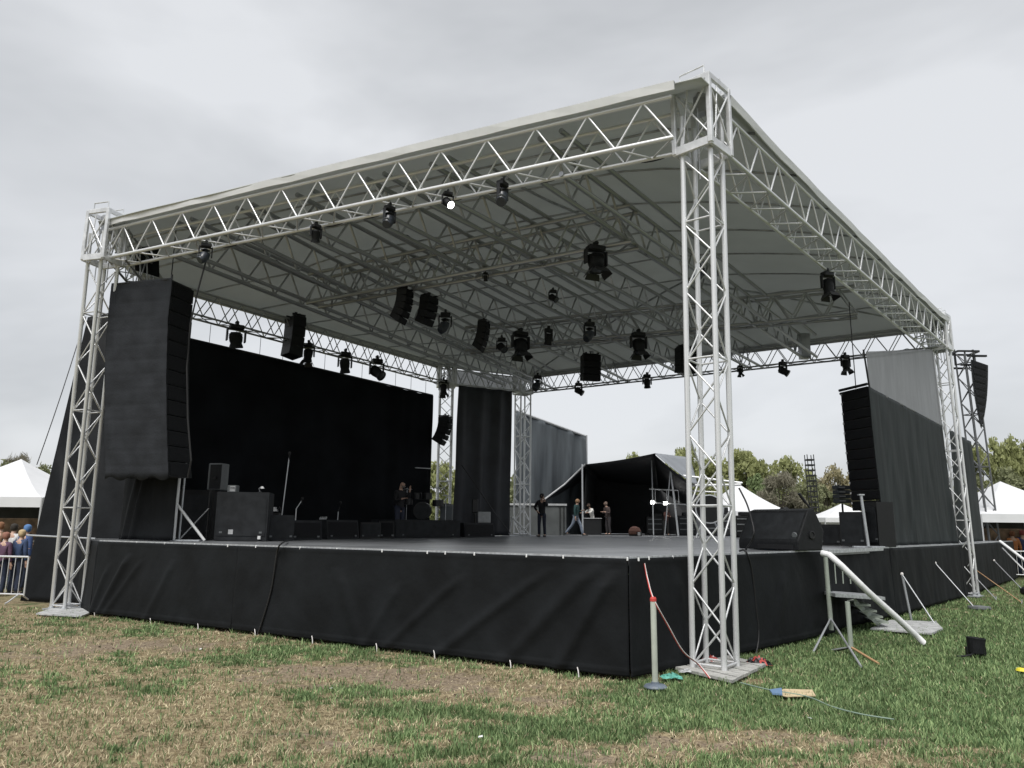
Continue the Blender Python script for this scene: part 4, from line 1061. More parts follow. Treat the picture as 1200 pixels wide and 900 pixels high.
# floor brace at the back tower
fbp = onz(597, 627, S); t = thing('tower_brace', 'small white triangular pipe brace at the foot of the back tower beside the narrow drape', 'brace', fbp)
a, b_, c = aty(597, 626, 30.2), aty(600, 606, 30.2), aty(621, 627, 30.0)
for x, y in ((a, b_), (b_, c), (a, c)):
    for p in (x, y): p.z = max(p.z, S + .03)
    tubeobj('pipe', x, y, .035, white_m, t, 6)
q = MB(); q.tube([aty(541, 545, 29), aty(560, 572, 29), aty(580, 602, 29.2), aty(598, 625, 29.5)], .02, 5); o = q.build('stay_cable', rubber, None, loc=fbp); tag(o, 'black cable running diagonally across the narrow rear drape to the floor', 'cable')

# big wedge on the stage corner
wb = stY(935, 13.15)
def wedge():
    t = thing('large_monitor_wedge', 'large black wedge monitor speaker on the stage corner beside the nearest tower', 'monitor', wb)
    Lx = 1.36; a = radians(-60); R = Rz(a)
    prof = [(0.0, .0), (0.0, .16), (.32, .70), (.47, .74), (.70, .34), (.62, .0)]
    P = lambda x, p: wb + R @ V((x, p[0], p[1] + .015))
    q = MB(); n = len(prof)
    vs = [P(-Lx, p) for p in prof] + [P(0, p) for p in prof]
    q.add(vs, [tuple(range(n))[::-1], tuple(range(n, 2 * n))] + [(i, n + i, n + (i + 1) % n, (i + 1) % n)[::-1] for i in range(n)])
    o = q.build('body', cab, t); bm_ = o.modifiers.new('bevel', 'BEVEL'); bm_.width = .02; bm_.segments = 2
    q = MB()
    a0, a1 = V((0, .03, .18)), V((0, .31, .65)); nn_ = V((0, -.82, .57)).normalized() * .012
    q.prism([wb + R @ (V((-Lx + .06, 0, .015)) + a0 + nn_), wb + R @ (V((-.06, 0, .015)) + a0 + nn_), wb + R @ (V((-.06, 0, .015)) + a1 + nn_), wb + R @ (V((-Lx + .06, 0, .015)) + a1 + nn_)], (R @ nn_) * .6)
    q.build('grille', case_m, t)
    c = wb + R @ V((.004, .36, .28))
    RX = R @ M4.Rotation(pi / 2, 3, 'Y')
    q = MB(); q.lathe([(.075, .0), (.075, .014), (.06, .018), (.055, .004), (.0, .003)], c, 14, RX); q.build('handle_cup', blackm, t)
    c = wb + R @ V((-.12, .06, .25))
    q = MB(); q.lathe([(.055, 0), (.05, .02), (.0, .022)], c - V((0, .02, -.03)), 12, R @ M4.Rotation(pi / 2 + .2, 3, 'X')); q.build('socket', greyp, t)
    q = MB(); q.box(wb + R @ V((-.5, .0, .075)) - V((0, .006, 0)), (.8, .012, .08), R); q.build('slot', blackm, t)
wedge()
small('microphone_stand', 'black microphone on a boom rising behind the large wedge monitor', 'microphone stand', stY(953, 14.4), [
    ('stand', blackm, lambda q, b: [q.cyl(b, b + V((0, 0, .55)), .018, 6), q.lathe([(.14, .45), (.08, .62), (.02, .74)], b, 8)]),
    ('boom', blackm, lambda q, b: q.cyl(b + V((0, 0, .74)), b + V((-.16, 0, .98)), .016, 6)),
    ('microphone', blackm, lambda q, b: q.cyl(b + V((-.10, 0, .88)), b + V((-.22, 0, 1.06)), .030, 8)),
    ('foot', blackm, lambda q, b: q.lathe([(.16, 0), (.16, .02)], b, 12))])
small('stage_lamp', 'small round black lamp peeking above the large wedge monitor', 'lamp', stY(921, 14.6), [
    ('head', blackm, lambda q, b: q.lathe([(.05, .55), (.12, .60), (.13, .72), (.06, .80)], b, 12)),
    ('stand', blackm, lambda q, b: q.cyl(b, b + V((0, 0, .56)), .03, 6)),
    ('foot', blackm, lambda q, b: q.lathe([(.14, 0), (.14, .02)], b, 12))])
# cases right of the wedge
cabinet_box('dark_subwoofer', 'square black speaker box on the stage left of the right hanging stack', 'speaker', stY(985, 17.6), stY(1014, 17.2), .78, .7, blackm)
cabinet_box('long_black_case', 'long low black case behind the wedge, beneath the far white tent', 'case', stY(960, 19.0), stY(985, 18.8), .50, .7, blackm)
cabinet_box('shadowed_rack', 'dark equipment rack on the stage directly below the right hanging stack', 'rack', stY(1012, 17.6), stY(1030, 17.0), 1.0, .4, blackm)
sp = stY(1017, 16.9); t = thing('steel_prop', 'pale steel prop pole standing under the right hanging stack', 'pole', sp)
tubeobj('pole', sp, sp + V((-.08, 0, 1.15)), .034, steel, t, 8); q = MB(); q.box(sp + V((0, 0, .015)), (.7, .08, .03)); q.box(sp + V((0, 0, .016)), (.08, .5, .02)); q.build('foot', steel, t)
q = MB(); q.box(sp + V((-.08, 0, 1.16)), (.12, .1, .03)); q.build('head_plate', steel, t)

def cable(label, pts, r=.014, m=rubber, name='cable', cat='cable'):
    pts = [V(p) for p in pts]; out = []
    n = len(pts)
    for i in range(n - 1):
        p0, p1_, p2_, p3 = pts[max(0, i - 1)], pts[i], pts[i + 1], pts[min(n - 1, i + 2)]
        for k in range(6):
            t = k / 6; out.append(.5 * ((2 * p1_) + (p2_ - p0) * t + (2 * p0 - 5 * p1_ + 4 * p2_ - p3) * t * t + (3 * p1_ - p0 - 3 * p2_ + p3) * t ** 3))
    out.append(pts[-1])
    q = MB(); q.tube(out, r, 6); o = q.build(name, m, None, smooth=True, loc=pts[-1]); tag(o, label, cat); return o
def skf(px, py, A=D[0], B=DL, o=.10):
    p = onwall(px, py, A, B); n = (V((0, 0, 0)) - V((p.x, p.y, 0))).normalized(); return p + n * o
cable('black cable hanging down the front skirt left of its middle', [st(337, 636) + V((0, 0, .03)), skf(331, 636, o=.06), skf(325, 646), skf(318, 690), skf(308, 725, o=.11), skf(302, 742, o=.14)], .016)
cable('black cable dropping from the large wedge monitor down the right-hand skirt', [stY(866, 12.2) + V((0, 0, .03)), skf(874, 646, D[0], D[1], .07), skf(881, 668, D[0], D[1]), skf(886, 710, D[0], D[1]), skf(889, 745, D[0], D[1], .12), skf(884, 772, D[0], D[1], .2)], .014)
cable('black cable hanging beside the tower in front of the white tent', [aty(866, 572, 12.4), aty(875, 590, 12.3), aty(881, 610, 12.2), aty(883, 628, 12.1), stY(872, 12.4) + V((0, 0, .02))], .014)

# ================================================================== BEHIND THE STAGE
rs = thing('rear_stage', 'second low stage deck beyond the main stage beneath the black tent', 'stage', (8, 36, 0))
q = MB(); q.prism([V((.8, 34.6, S - .12)), V((14, 34.2, S - .12)), V((18, 52, S - .12)), V((1.5, 52, S - .12))], (0, 0, .1)); q.build('deck', deckm, rs)
q = MB(); q.prism([V((.9, 34.7, 0)), V((13.9, 34.3, 0)), V((13.9, 34.3, S - .13)), V((.9, 34.7, S - .13))], (0, .03, 0)); q.build('skirt', cloth2, rs)

bt = thing('black_tent', 'large black open fronted tent with a peaked roof beyond the stage', 'tent', (6, 40, 0))
Yt = 40
A0, A1, A2, A3, A4 = aty(637, 586, Yt), aty(686, 544, Yt), aty(768, 531, Yt - 1.5), aty(812, 566, 35.5), aty(872, 601, Yt - 2)
bv = V((2.0, 9.5, 0))
def shell(name, P, Q, m, nu=10, sag=.12, th=.03, par=bt):
    """cloth between two edges P->P' and Q->Q' given as (near, far) pairs"""
    vs = [];
    for i in range(nu + 1):
        for j in range(nu + 1):
            p = lerp(lerp(P[0], P[1], j / nu), lerp(Q[0], Q[1], j / nu), i / nu)
            vs.append(p - V((0, 0, sag * sin(pi * i / nu) * sin(pi * j / nu) + sag * .5 * sin(pi * i / nu))))
    q = MB(); q.add(vs, [(i * (nu + 1) + j, (i + 1) * (nu + 1) + j, (i + 1) * (nu + 1) + j + 1, i * (nu + 1) + j + 1) for i in range(nu) for j in range(nu)])
    o = q.build(name, m, par, smooth=True); o.modifiers.new('thickness', 'SOLIDIFY').thickness = th; return o
shell('awning', (A0, A0 + bv), (A1, A1 + bv + V((0, 0, -.3))), tentb, sag=.1)
shell('roof', (A1, A1 + bv + V((0, 0, -.3))), (A2, A2 + bv + V((0, 0, -1.2))), tentb)
shell('grey_roof_slope', (A2, aty(809, 536, 46)), (aty(812, 566, 35.5), aty(818, 568, 39)), tentg)
# underside behind the front edge is dark lining
q = MB()
W0 = aty(640, 590, Yt + 9); W1 = aty(850, 560, Yt + 8.5)
q.prism([V((A1.x + 1.2, Yt + 9, S)), V((A4.x + .5, Yt + 7, S)), V((A4.x + .5, Yt + 7, 3.6)), V((A2.x + 1.8, Yt + 8.0, 5.3)), V((A1.x + 1.3, Yt + 8.4, 5.1))], (0, .05, 0)); q.build('back_wall', tentb, bt)
shell('side_wall', (V((A1.x + .1, Yt + .5, A1.z - .2)), V((A1.x + 1.6, Yt + 9, A1.z - .5))), (V((A1.x - .1, Yt + .6, S)), V((A1.x + 1.6, Yt + 9, S))), tentb, sag=.0)
shell('lining', (A2 + V((0, .2, -.05)), A2 + bv + V((0, 0, -1.3))), (A3 + V((0, .2, -.05)), A3 + bv + V((0, 0, -.8))), tentb, sag=.1)
q = MB(); q.tube([A0, lerp(A0, A1, .5) - V((0, 0, .12)), A1], .05, 6); q.build('edge_rope', palep, bt, smooth=True)
for (px, z2, r) in ((683, A1.z, .05), (766, A2.z, .03)):
    p = stY(px, Yt); tubeobj('pole', p, V((p.x, p.y, z2)), r, steel, bt, 8)
p = stY(795, Yt - 2); p2_ = aty(786, 549, Yt - 2); tubeobj('pole', p, p2_, .05, steel, bt, 8)
p2_ = aty(786, 549, Yt - 2); tubeobj('pole', stY(779, Yt - 1), p2_, .03, steel, bt, 8)
def rail(name, label, P, Q, n, hz):
    t = thing(name, label, 'lights', P); d = (Q - P)
    tubeobj('bar', P, Q, .04, alu, t, 8); tubeobj('bar', P + V((0, 0, -hz)), Q + V((0, 0, -hz)), .04, alu, t, 8)
    for k in range(n):
        a = lerp(P, Q, (k + .5) / n); tubeobj('drop', a, a + V((0, 0, -hz)), .025, alu, t, 6)
    for (u, s_) in ((.03, .22), (.22, .28), (.62, .55), (.8, .22)):
        c = lerp(P, Q, u) + V((0, -.12, -hz)); q = MB(); q.box(c, (s_, .16, .22), None, .04); o = q.build('lamp_housing', blackm, t)
        q = MB(); q.box(c - V((0, .09, 0)), (s_ * .85, .02, .17)); q.build('lamp_lens', lens_on, o)
    return t
rail('light_bar', 'bar of glowing work lights inside the right half of the black tent', aty(761, 573, 42), aty(845, 577, 40), 6, .75)
tubeobj('upper_rail', aty(790, 556, 38), aty(870, 566, 37), .05, alu, bt, 8)
tubeobj('upper_rail', aty(806, 569, 37), aty(868, 568, 37), .06, white_m, bt, 8)
def gear(name, label, px, Y, w_, h, m):
    b = stY(px, Y)
    return small(name, label, 'equipment', b, [
        ('body', m, lambda q, b: [q.box(b + V((0, .3, h / 2)), (w_, .6, h), None, .03), q.box(b + V((w_ * .1, .2, h * 1.08)), (w_ * .6, .4, h * .18), None, .02)]),
        ('panel', greyp, lambda q, b: [q.box(b + V((0, -.01, h * k)), (w_ * .8, .02, h * .05)) for k in (.3, .6, .85)]),
        ('wheel', blackm, lambda q, b: [q.cyl(b + V((x, 0, .05)), b + V((x, .05, .05)), .05, 8) for x in (-w_ * .4, w_ * .4)])])
gear('amplifier_rack', 'dark rack of amplifiers inside the black tent left of its leaning pole', 768, 42, .95, 1.0, blackm)
gear('flight_case', 'low dark case inside the black tent right of the leaning pole', 806, 41, 1.0, 1.05, case_m)
gear('crate', 'dark crate behind the nearest tower lattice at the tent edge', 842, 41, 1.5, 1.3, blackm)
t = small('bass_drum', 'shiny round dark drum seen through the nearest tower lattice', 'drum', stY(826, 36.5), [
    ('shell', blackm, lambda q, b: q.lathe([(.62, -.3), (.66, -.28), (.66, .28), (.62, .3)], b + V((.2, 0, 1.3)), 24, M4.Rotation(pi / 2, 3, 'X'))),
    ('rim', steel, lambda q, b: q.lathe([(.68, .26), (.70, .28), (.70, .32), (.64, .33), (.64, .29)], b + V((.2, 0, 1.3)), 24, M4.Rotation(pi / 2, 3, 'X'))),
    ('stand', steel, lambda q, b: [q.cyl(b + V((-.4, 0, 0)), b + V((0, 0, .9)), .04, 6), q.cyl(b + V((.8, 0, 0)), b + V((.4, 0, .9)), .04, 6)])])
gear('covered_console', 'black covered console on the stage right of the nearest tower', 874, 33, .9, .95, blackm)
# long object lying on stage: round orange and dark bag
small('sports_bag', 'small round dark and rust coloured bag lying at the back edge of the stage', 'bag', stY(744, 33), [
    ('body', mat('rust_cloth', (.12, .055, .04), .8), lambda q, b: q.lathe([(.20, .02), (.27, .12), (.27, .25), (.2, .38), (.06, .44)], b, 12)),
    ('flap', blackm, lambda q, b: q.lathe([(.275, .02), (.285, .2), (.2, .22)], b + V((.03, .02, 0)), 12)),
    ('tag', palep, lambda q, b: q.box(b + V((.14, -.24, .12)), (.12, .06, .14)))])

# trailer box and tall tarpaulin wall
g0 = aty(590, 632, 36); 
tr = thing('grey_trailer', 'grey box trailer parked behind the stage left of the black tent', 'trailer', (0, 36, 0))
xl, xr = stY(588, 36).x, stY(664, 36).x; zt = aty(640, 590, 36).z
q = MB(); q.box(V(((xl + xr) / 2, 37.3, (zt + .7) / 2)), (xr - xl, 2.4, zt - .7), None, .03); q.build('body', mat('trailer_paint', (.10, .108, .108), .5, 0, var=.15, vscale=2), tr)
q = MB(); q.box(V(((xl + xr) / 2, 36.07, zt - .05)), (xr - xl + .04, .06, .09)); q.build('roof_rail', palep, tr)
for f in (.9, .96): q = MB(); q.box(V((lerp(xl, xr, f), 36.07, (zt + .8) / 2)), (.04, .05, zt - .9)); q.build('door_edge', blackm, tr)
for f in (.2, .75): q = MB(); q.cyl(V((lerp(xl, xr, f), 36.1, .36)), V((lerp(xl, xr, f), 36.4, .36)), .36, 16); q.build('wheel', rubber, tr)
sh = thing('tarpaulin_wall', 'tall blue grey tarpaulin wall with a sloping top behind the back tower', 'tarpaulin', (3, 40, 0))
q0, q1 = aty(604, 482, 38.6), aty(686, 512, 43.5)
sheet('sheet', [q0, q1], [V((q0.x, q0.y, .1)), V((q1.x, q1.y, .1))], 80, 30, lambda u, v, pos, z: .07 * sin(pos * 4.2 + v * 2.2 + fbm(pos * .4, z * .2, 3) * 2) + .10 * fbm(pos, z * .3, 5), shedcloth, sh)
q = MB(); q.tube([q0 + V((0, 0, .04)), q1 + V((0, 0, .04))], .07, 6); q.build('top_rail', palep, sh)
tubeobj('post', V((q1.x + .05, q1.y, 0)), q1 + V((.05, 0, .1)), .07, alu_d, sh, 8)

# ================================================================== WHITE TENTS
def tent(label, cx, Y, w_, eave, peak, dep=None, m=tentw, yaw=0, skirt_=False, group='white marquee tents around the field'):
    dep = dep or w_; base = V((cx, Y, 0)); t = thing('white_tent', label, 'tent', base, group); R = Rz(yaw)
    cs = [base + R @ V((a * w_ / 2, b_ * dep / 2, 0)) for a, b_ in ((-1, -1), (1, -1), (1, 1), (-1, 1))]
    top = base + V((0, 0, peak)); q = MB(); vs = []; ns, nr = 8, 8
    for k in range(4):
        A, B = cs[k] + V((0, 0, eave)), cs[(k + 1) % 4] + V((0, 0, eave))
        for i in range(nr + 1):
            v = i / nr
            for j in range(ns + 1):
                e = lerp(A, B, j / ns); p = lerp(top, e, v); p.z = eave + (peak - eave) * ((1 - v) ** 1.35); vs.append(p)
        kk = k * (nr + 1) * (ns + 1)
        q.f += [(kk + i * (ns + 1) + j, kk + (i + 1) * (ns + 1) + j, kk + (i + 1) * (ns + 1) + j + 1, kk + i * (ns + 1) + j + 1) for i in range(nr) for j in range(ns)]; 
    q.v = vs; q.m = [0] * len(q.f); q.build('roof', m, t, smooth=True)
    q = MB()
    for k in range(4):
        A, B = cs[k], cs[(k + 1) % 4]; n = (B - A).normalized(); n = V((n.y, -n.x, 0)) * .02
        q.prism([A + n + V((0, 0, eave + .02)), B + n + V((0, 0, eave + .02)), B + n + V((0, 0, eave - .32)), A + n + V((0, 0, eave - .32))], n * .5)
    q.build('valance', m, t)
    for c in cs: tubeobj('pole', c, c + V((0, 0, eave)), .04, palep, t, 8)
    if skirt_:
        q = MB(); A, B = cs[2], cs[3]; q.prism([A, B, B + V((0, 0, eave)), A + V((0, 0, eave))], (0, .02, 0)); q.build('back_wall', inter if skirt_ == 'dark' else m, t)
    return t, cs
pk = aty(25, 538, 28)
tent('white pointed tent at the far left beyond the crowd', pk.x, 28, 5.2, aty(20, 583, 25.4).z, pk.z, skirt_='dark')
pk = aty(868, 566, 44)
t, cs = tent('white peaked tent with blue walls just right of the nearest tower', pk.x - .2, 44, 4.6, aty(890, 600, 42).z, pk.z, skirt_='white', yaw=.1)
q = MB(); q.prism([cs[0] + V((.1, 0, .2)), cs[1] + V((-.1, 0, .2)), cs[1] + V((-.1, 0, 2.4)), cs[0] + V((.1, 0, 2.4))], (0, .03, 0)); q.build('side_wall', blueprint, t)
pk = aty(986, 590, 58)
t, cs = tent('small far white tent between the wedge monitor and the right speaker stack', pk.x, 58, 4.6, aty(985, 607, 56).z, pk.z, skirt_='white')
q = MB(); q.prism([cs[0] + V((0, 0, .9)), cs[1] + V((0, 0, .9)), cs[1] + V((0, 0, 2.2)), cs[0] + V((0, 0, 2.2))], (0, .03, 0)); q.build('side_wall', mat('red_goods', (.35, .06, .05), .7, 0, var=.6, vscale=6), t)
pk = aty(1172, 564, 33)
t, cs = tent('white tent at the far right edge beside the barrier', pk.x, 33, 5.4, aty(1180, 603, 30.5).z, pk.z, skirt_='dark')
q = MB(); A, B = cs[0], cs[1]; q.prism([lerp(A, B, .62) + V((0, -.05, .9)), lerp(A, B, .55) + V((0, -.05, 3)), lerp(A, B, .98) + V((0, -.05, 3)), lerp(A, B, .9) + V((0, -.05, .3))], (0, .03, 0)); q.build('door_flap', tentw, t)
def goods(name, label, px, py, Y, w_, h, m):
    p = aty(px, py, Y); return small(name, label, 'stall', V((p.x, p.y, 0)), [
        ('counter', m, lambda q, b: q.box(b + V((0, 0, 1.0)), (w_, .6, 2.0), None, .03)), ('shelf', palep, lambda q, b: q.box(b + V((0, -.35, 1.2)), (w_ * .9, .3, .05))), ('boxes', brownw, lambda q, b: [q.box(b + V(((k - 2) * w_ * .17, -.36, 1.35)), (.3, .22, .25)) for k in range(5)])])
goods('stall_counter', 'brown stall counter with goods under the left white tent', 22, 600, 27.5, 3.6, 2, brownw)
goods('stall_counter', 'brown stall counter under the right edge white tent', 1176, 612, 33.5, 3.4, 2, brownw)

# masts
def mast(label, px, Yb, ytop, wid, z0=0, skew=0):
    b_ = stY(px, Yb); b_.z = z0; zt = aty(px, ytop, Yb).z
    t = thing('ladder_mast', label, 'mast', b_)
    for a in (-1, 1):
        for c in (-1, 1): tubeobj('leg', b_ + V((a * wid / 2, c * wid / 2, 0)), b_ + V((a * wid / 2 + skew, c * wid / 2, zt - z0)), .035, blackm, t, 6)
    n = int((zt - z0) / .42)
    for k in range(n):
        z = z0 + (k + .6) * .42; e = skew * (z - z0) / (zt - z0)
        q = MB(); q.box(V((b_.x + e, b_.y, z)), (wid + .08, wid + .08, .12)); q.build('rung', blackm, t)
    return t
mast('dark ladder-like mast standing alone before the trees right of the wedge', 958, 60, 533, .52, 0, -.25)
pz = aty(987, 590, 22); p = V((pz.x, pz.y, S))
t = small('pale_speaker_column', 'small blue grey four row speaker on a pole left of the right hanging stack', 'speaker', p, [
    ('pole', blackm, lambda q, b: q.cyl(b, b + V((0, 0, pz.z - S)), .03, 8)),
    ('foot', blackm, lambda q, b: q.lathe([(.3, 0), (.3, .03), (.04, .06)], b, 10))])
for k in range(4):
    q = MB(); q.box(V((pz.x, pz.y, pz.z + .07 + k * .13)), (.40, .3, .115), Rz(.2), .012); o = q.build('cabinet', shedcloth, t)
    q = MB(); q.box(V((pz.x - .05, pz.y - .16, pz.z + .07 + k * .13)), (.2, .02, .04), Rz(.2)); q.build('horn', palep, o)
# delay mast with array
db_ = stY(1160, 31); tp = onz(1130, 413, 8.9); sk = ((aty(1130, 413, 31).x - db_.x) / (aty(1130, 413, 31).z), 0)
ztop = aty(1130, 413, 31).z
alu_dk = mat('dark_lattice', (.12, .125, .13), .5, .3)
dm = tower('lattice mast carrying a hanging speaker stack beyond the right end of the stage', (db_.x, 31, 0), .5, radians(15), 0, ztop, top=False, rc=.035, rb=.02, period=.55, m=alu_dk, group='masts', skew=sk)
q = MB(); c = aty(1129, 411, 31)
for s_ in (-1, 1): q.box(c + V((0, s_ * .35, -.1)), (.9, .05, .08)); q.box(c + V((s_ * .45, 0, -.1)), (.05, .7, .08)); q.box(c + V((0, s_ * .35, -.7)), (.8, .05, .08)); q.box(c + V((s_ * .4, 0, -.3)), (.06, .06, .7))
q.build('head_block', blackm, dm)
at_ = aty(1139, 419, 30.6)
t = thing('delay_speaker_stack', 'black curved speaker stack hanging on the distant mast at the right', 'speakers', at_)
n = 9; p0 = at_.copy()
edgeL = [(1139 + 0 * k, 0) for k in range(n)]
for k in range(n + 1): pass
LP = [(1137.5 + .5 * k + .09 * k * k, 421 + 8.6 * k) for k in range(n + 1)]; RP = [(1158 - .02 * k ** 2.7, 428 + 8.1 * k - (.0)) for k in range(n + 1)]
for k in range(n):
    a, b_, c, d = aty(*LP[k], 30.4), aty(*RP[k], 30.9), aty(RP[k + 1][0], RP[k + 1][1] - .5, 30.9), aty(LP[k + 1][0], LP[k + 1][1] - .6, 30.4)
    q = MB(); q.prism([a, b_, c, d], (.36, .6, 0)); o = q.build('cabinet', case_m, t)
    q = MB(); q.prism([lerp(lerp(a, c, .08), lerp(b_, d, .08), .0) + V((0, -.02, 0)), lerp(b_, lerp(b_, d, .5), .2) + V((0, -.02, 0)), lerp(c, a, .12) + V((0, -.02, 0)), lerp(d, b_, .12) + V((0, -.02, 0))], (0, .01, 0)); q.build('grille', cabgrille, o)
q = MB(); q.box(at_ + V((.35, .2, .12)), (.8, .1, .08)); q.build('bumper_frame', blackm, t)

# ================================================================== BARRIERS, STAIRS, PROPS ON THE GRASS
def barrier(label, P, Q, h=1.08, n=9, foot=True):
    t = thing('crowd_barrier', label, 'barrier', P, 'steel crowd barriers')
    P = V((P.x, P.y, 0)); Q = V((Q.x, Q.y, 0)); d = (Q - P).normalized(); nrm = V((d.y, -d.x, 0))
    tubeobj('top_rail', P + V((0, 0, h)), Q + V((0, 0, h)), .024, alu, t, 8); tubeobj('bottom_rail', P + V((0, 0, .18)), Q + V((0, 0, .18)), .02, alu, t, 8)
    for e in (P, Q):
        tubeobj('end_post', e + V((0, 0, .15)), e + V((0, 0, h)), .022, alu, t, 8)
    for k in range(1, n): p = lerp(P, Q, k / n); tubeobj('bar', p + V((0, 0, .18)), p + V((0, 0, h)), .010, alu, t, 6)
    for f in (.06, .94):
        p = lerp(P, Q, f); q = MB(); q.tube([p + nrm * .38, p + nrm * .30 + V((0, 0, .03)), p + V((0, 0, .2)), p - nrm * .30 + V((0, 0, .03)), p - nrm * .38], .018, 6); q.build('foot', alu, t)
    return t
bL = onz(27, 706, 0); bL2 = onz(-62, 703, 0)
barrier('steel crowd barrier at the left edge in front of the crowd', bL, bL2, 1.05, 12)
q0 = aty(1165, 650, 31); barrier('steel crowd barrier at the right edge in front of the people', V((q0.x, 30.8, 0)), V((q0.x + 2.3, 30.2, 0)), 1.1, 14)
barrier('second steel barrier at the right edge behind the stay ropes', V((q0.x + 2.4, 30.1, 0)), V((q0.x + 4.8, 29.6, 0)), 1.1, 14)
# access stairs at the stage jog
sb = onz(975, 742, 0)
t = thing('stage_stairs', 'steel access stairs with a thick pale handrail at the side of the stage', 'stairs', sb)
r0 = aty(963, 648, 12.9); r1 = aty(985, 662, 12.6); r2 = onz(1082, 753, .03)
q = MB(); q.tube([r0, aty(972, 650, 12.8), r1, lerp(r1, r2, .33) + V((0, 0, -.02)), lerp(r1, r2, .66), lerp(r1, r2, .9), r2], .052, 10); q.build('handrail', white_m, t, smooth=True)
pb = onz(975, 748, 0); tubeobj('post', V((pb.x, pb.y, .14)), aty(967, 650, pb.y), .042, grease, t, 8)
pc = onz(998, 768, 0); ptop = aty(993, 705, pc.y); tubeobj('post', pc + V((0, 0, .1)), ptop, .038, grease, t, 8)
la = aty(972, 698, pb.y); lb = aty(1030, 702, pb.y + 1.2)
q = MB(); q.prism([la + V((0, -.25, 0)), la + V((0, .5, 0)), lb + V((0, .5, 0)), lb + V((0, -.25, 0))], (0, 0, .06)); q.build('landing', steel, t)
for (b0_, c1, c2) in ((pb, (953, 764), (1009, 781)), (pc, (975, 762), (1030, 778))):
    for k, cc_ in enumerate((c1, c2)):
        e = onz(*cc_, 0.01); tubeobj('tripod_leg', V((b0_.x, b0_.y, .34 if b0_ is pb else .12)), e, .018, (orange if (b0_ is pc and k == 1) else steel), t, 6)
    tubeobj('tripod_leg', V((b0_.x, b0_.y, .34 if b0_ is pb else .12)), V((b0_.x - .1, b0_.y + .35, .01)), .018, blackm, t, 6)
s0, s1 = aty(1001, 708, pb.y + .6), onz(1030, 735, .03); 
q = MB(); q.prism([s0, s0 + V((0, 0, .12)), s1 + V((0, 0, .10)), s1], (.03, .06, 0)); q.prism([s0 + V((.2, 1.0, 0)), s0 + V((.2, 1.0, .12)), s1 + V((.2, 1.0, .10)), s1 + V((.2, 1.0, 0))], (.03, .06, 0)); q.build('stringer', grease, t)
for k in range(4):
    a = lerp(s0, s1, (k + .3) / 4); q = MB(); q.prism([a, a + V((.2, 1.0, 0)), a + V((.42, .95, 0)), a + V((.25, -.05, 0))], (0, 0, .035)); q.build('step', grease, t)
for k in range(3):
    a = aty(978 + 9 * k, 660 + 6 * k, pb.y + .5); tubeobj('baluster', V((a.x, a.y, .9)), a, .012, grease, t, 6)
# grey board at the stair foot
b_ = [onz(*p, .02) for p in ((1020, 738), (1044, 728), (1097, 730), (1105, 738), (1092, 744))]
q = MB(); q.prism(b_, (0, 0, .03)); o = q.build('ground_board', boardm, None, loc=b_[0]); tag(o, 'grey board lying on the grass at the foot of the side stairs', 'board')
# guy poles
def stay(label, top, bot, post=None, weight=None, m=steel, m2=None, r=.014):
    t = thing('stay_pole', label, 'stay', bot, 'stay poles along the side of the stage')
    tubeobj('stay', top, bot, r, m2 or m, t, 6)
    if post is not None: tubeobj('post', V(post), top, .026, m, t, 8)
    q = MB(); q.lathe([(.02, -.03), (.035, 0), (.02, .04)], top, 8); q.build('coupler', whrope, t)
    if weight == 'disc': q = MB(); q.lathe([(.26, 0), (.25, .05), (.08, .07)], V((bot.x + .12, bot.y, 0)), 14); q.build('weight', greyp, t)
    elif weight == 'bag':
        q = MB(); q.lathe([(.12, 0), (.17, .05), (.15, .17), (.05, .24)], V((bot.x, bot.y, 0)), 10); q.build('sandbag', blackm, t)
    else:
        q = MB(); q.cyl(V((bot.x, bot.y, -.05)), V((bot.x + .02, bot.y, .10)), .012, 6); q.build('peg', steel, t)
    return t
def stp(tx, ty, bx, by, px=None, py=None, **k):
    bot = onz(bx, by, .02)
    if px is not None: post = onz(px, py, 0); top = aty(tx, ty, post.y)
    else: post = None; top = onwall(tx, ty, SA + V((.1, -.4)), V((D[3].x, D[3].y)) + V((.1, -.15)))
    return top, bot, post, k
for (lab, a) in (('stay pole with an upright, just right of the side stairs', (1057, 673, 1096, 732, 1068, 727)), ('slanting stay pole ending at a round weight, second from the side stairs', (1096, 660, 1142, 712)),
                 ('slanting stay pole at the foot of the far right tower', (1135, 668, 1167, 702)), ('stay pole with an orange tipped end right of the far right tower', (1141, 666, 1197, 706)), ('stay pole ending at a black sandbag near the right edge', (1165, 657, 1203, 696))):
    tp_, bt_, ps_, _ = stp(*a)
    stay(lab, tp_, bt_, ps_, 'disc' if 'weight' in lab else 'bag' if 'sandbag' in lab else None, m2=orange if 'orange' in lab else None)
e0 = onwall(1168, 635, f2(D[2]), f2(D[3])); e1 = aty(1204, 659, 25.5)
t = thing('side_ramp_rail', 'pale handrail sloping down from the far right end of the stage', 'handrail', V((e1.x, e1.y, 0)))
tubeobj('rail', e0 + V((0, -.2, .02)), e1, .05, white_m, t, 8); tubeobj('rail', e0 + V((.05, -.2, -.22)), e1 + V((-.1, 0, -.3)), .025, white_m, t, 8)
tubeobj('post', V((e1.x, e1.y, 0)), e1, .03, steel, t, 8)
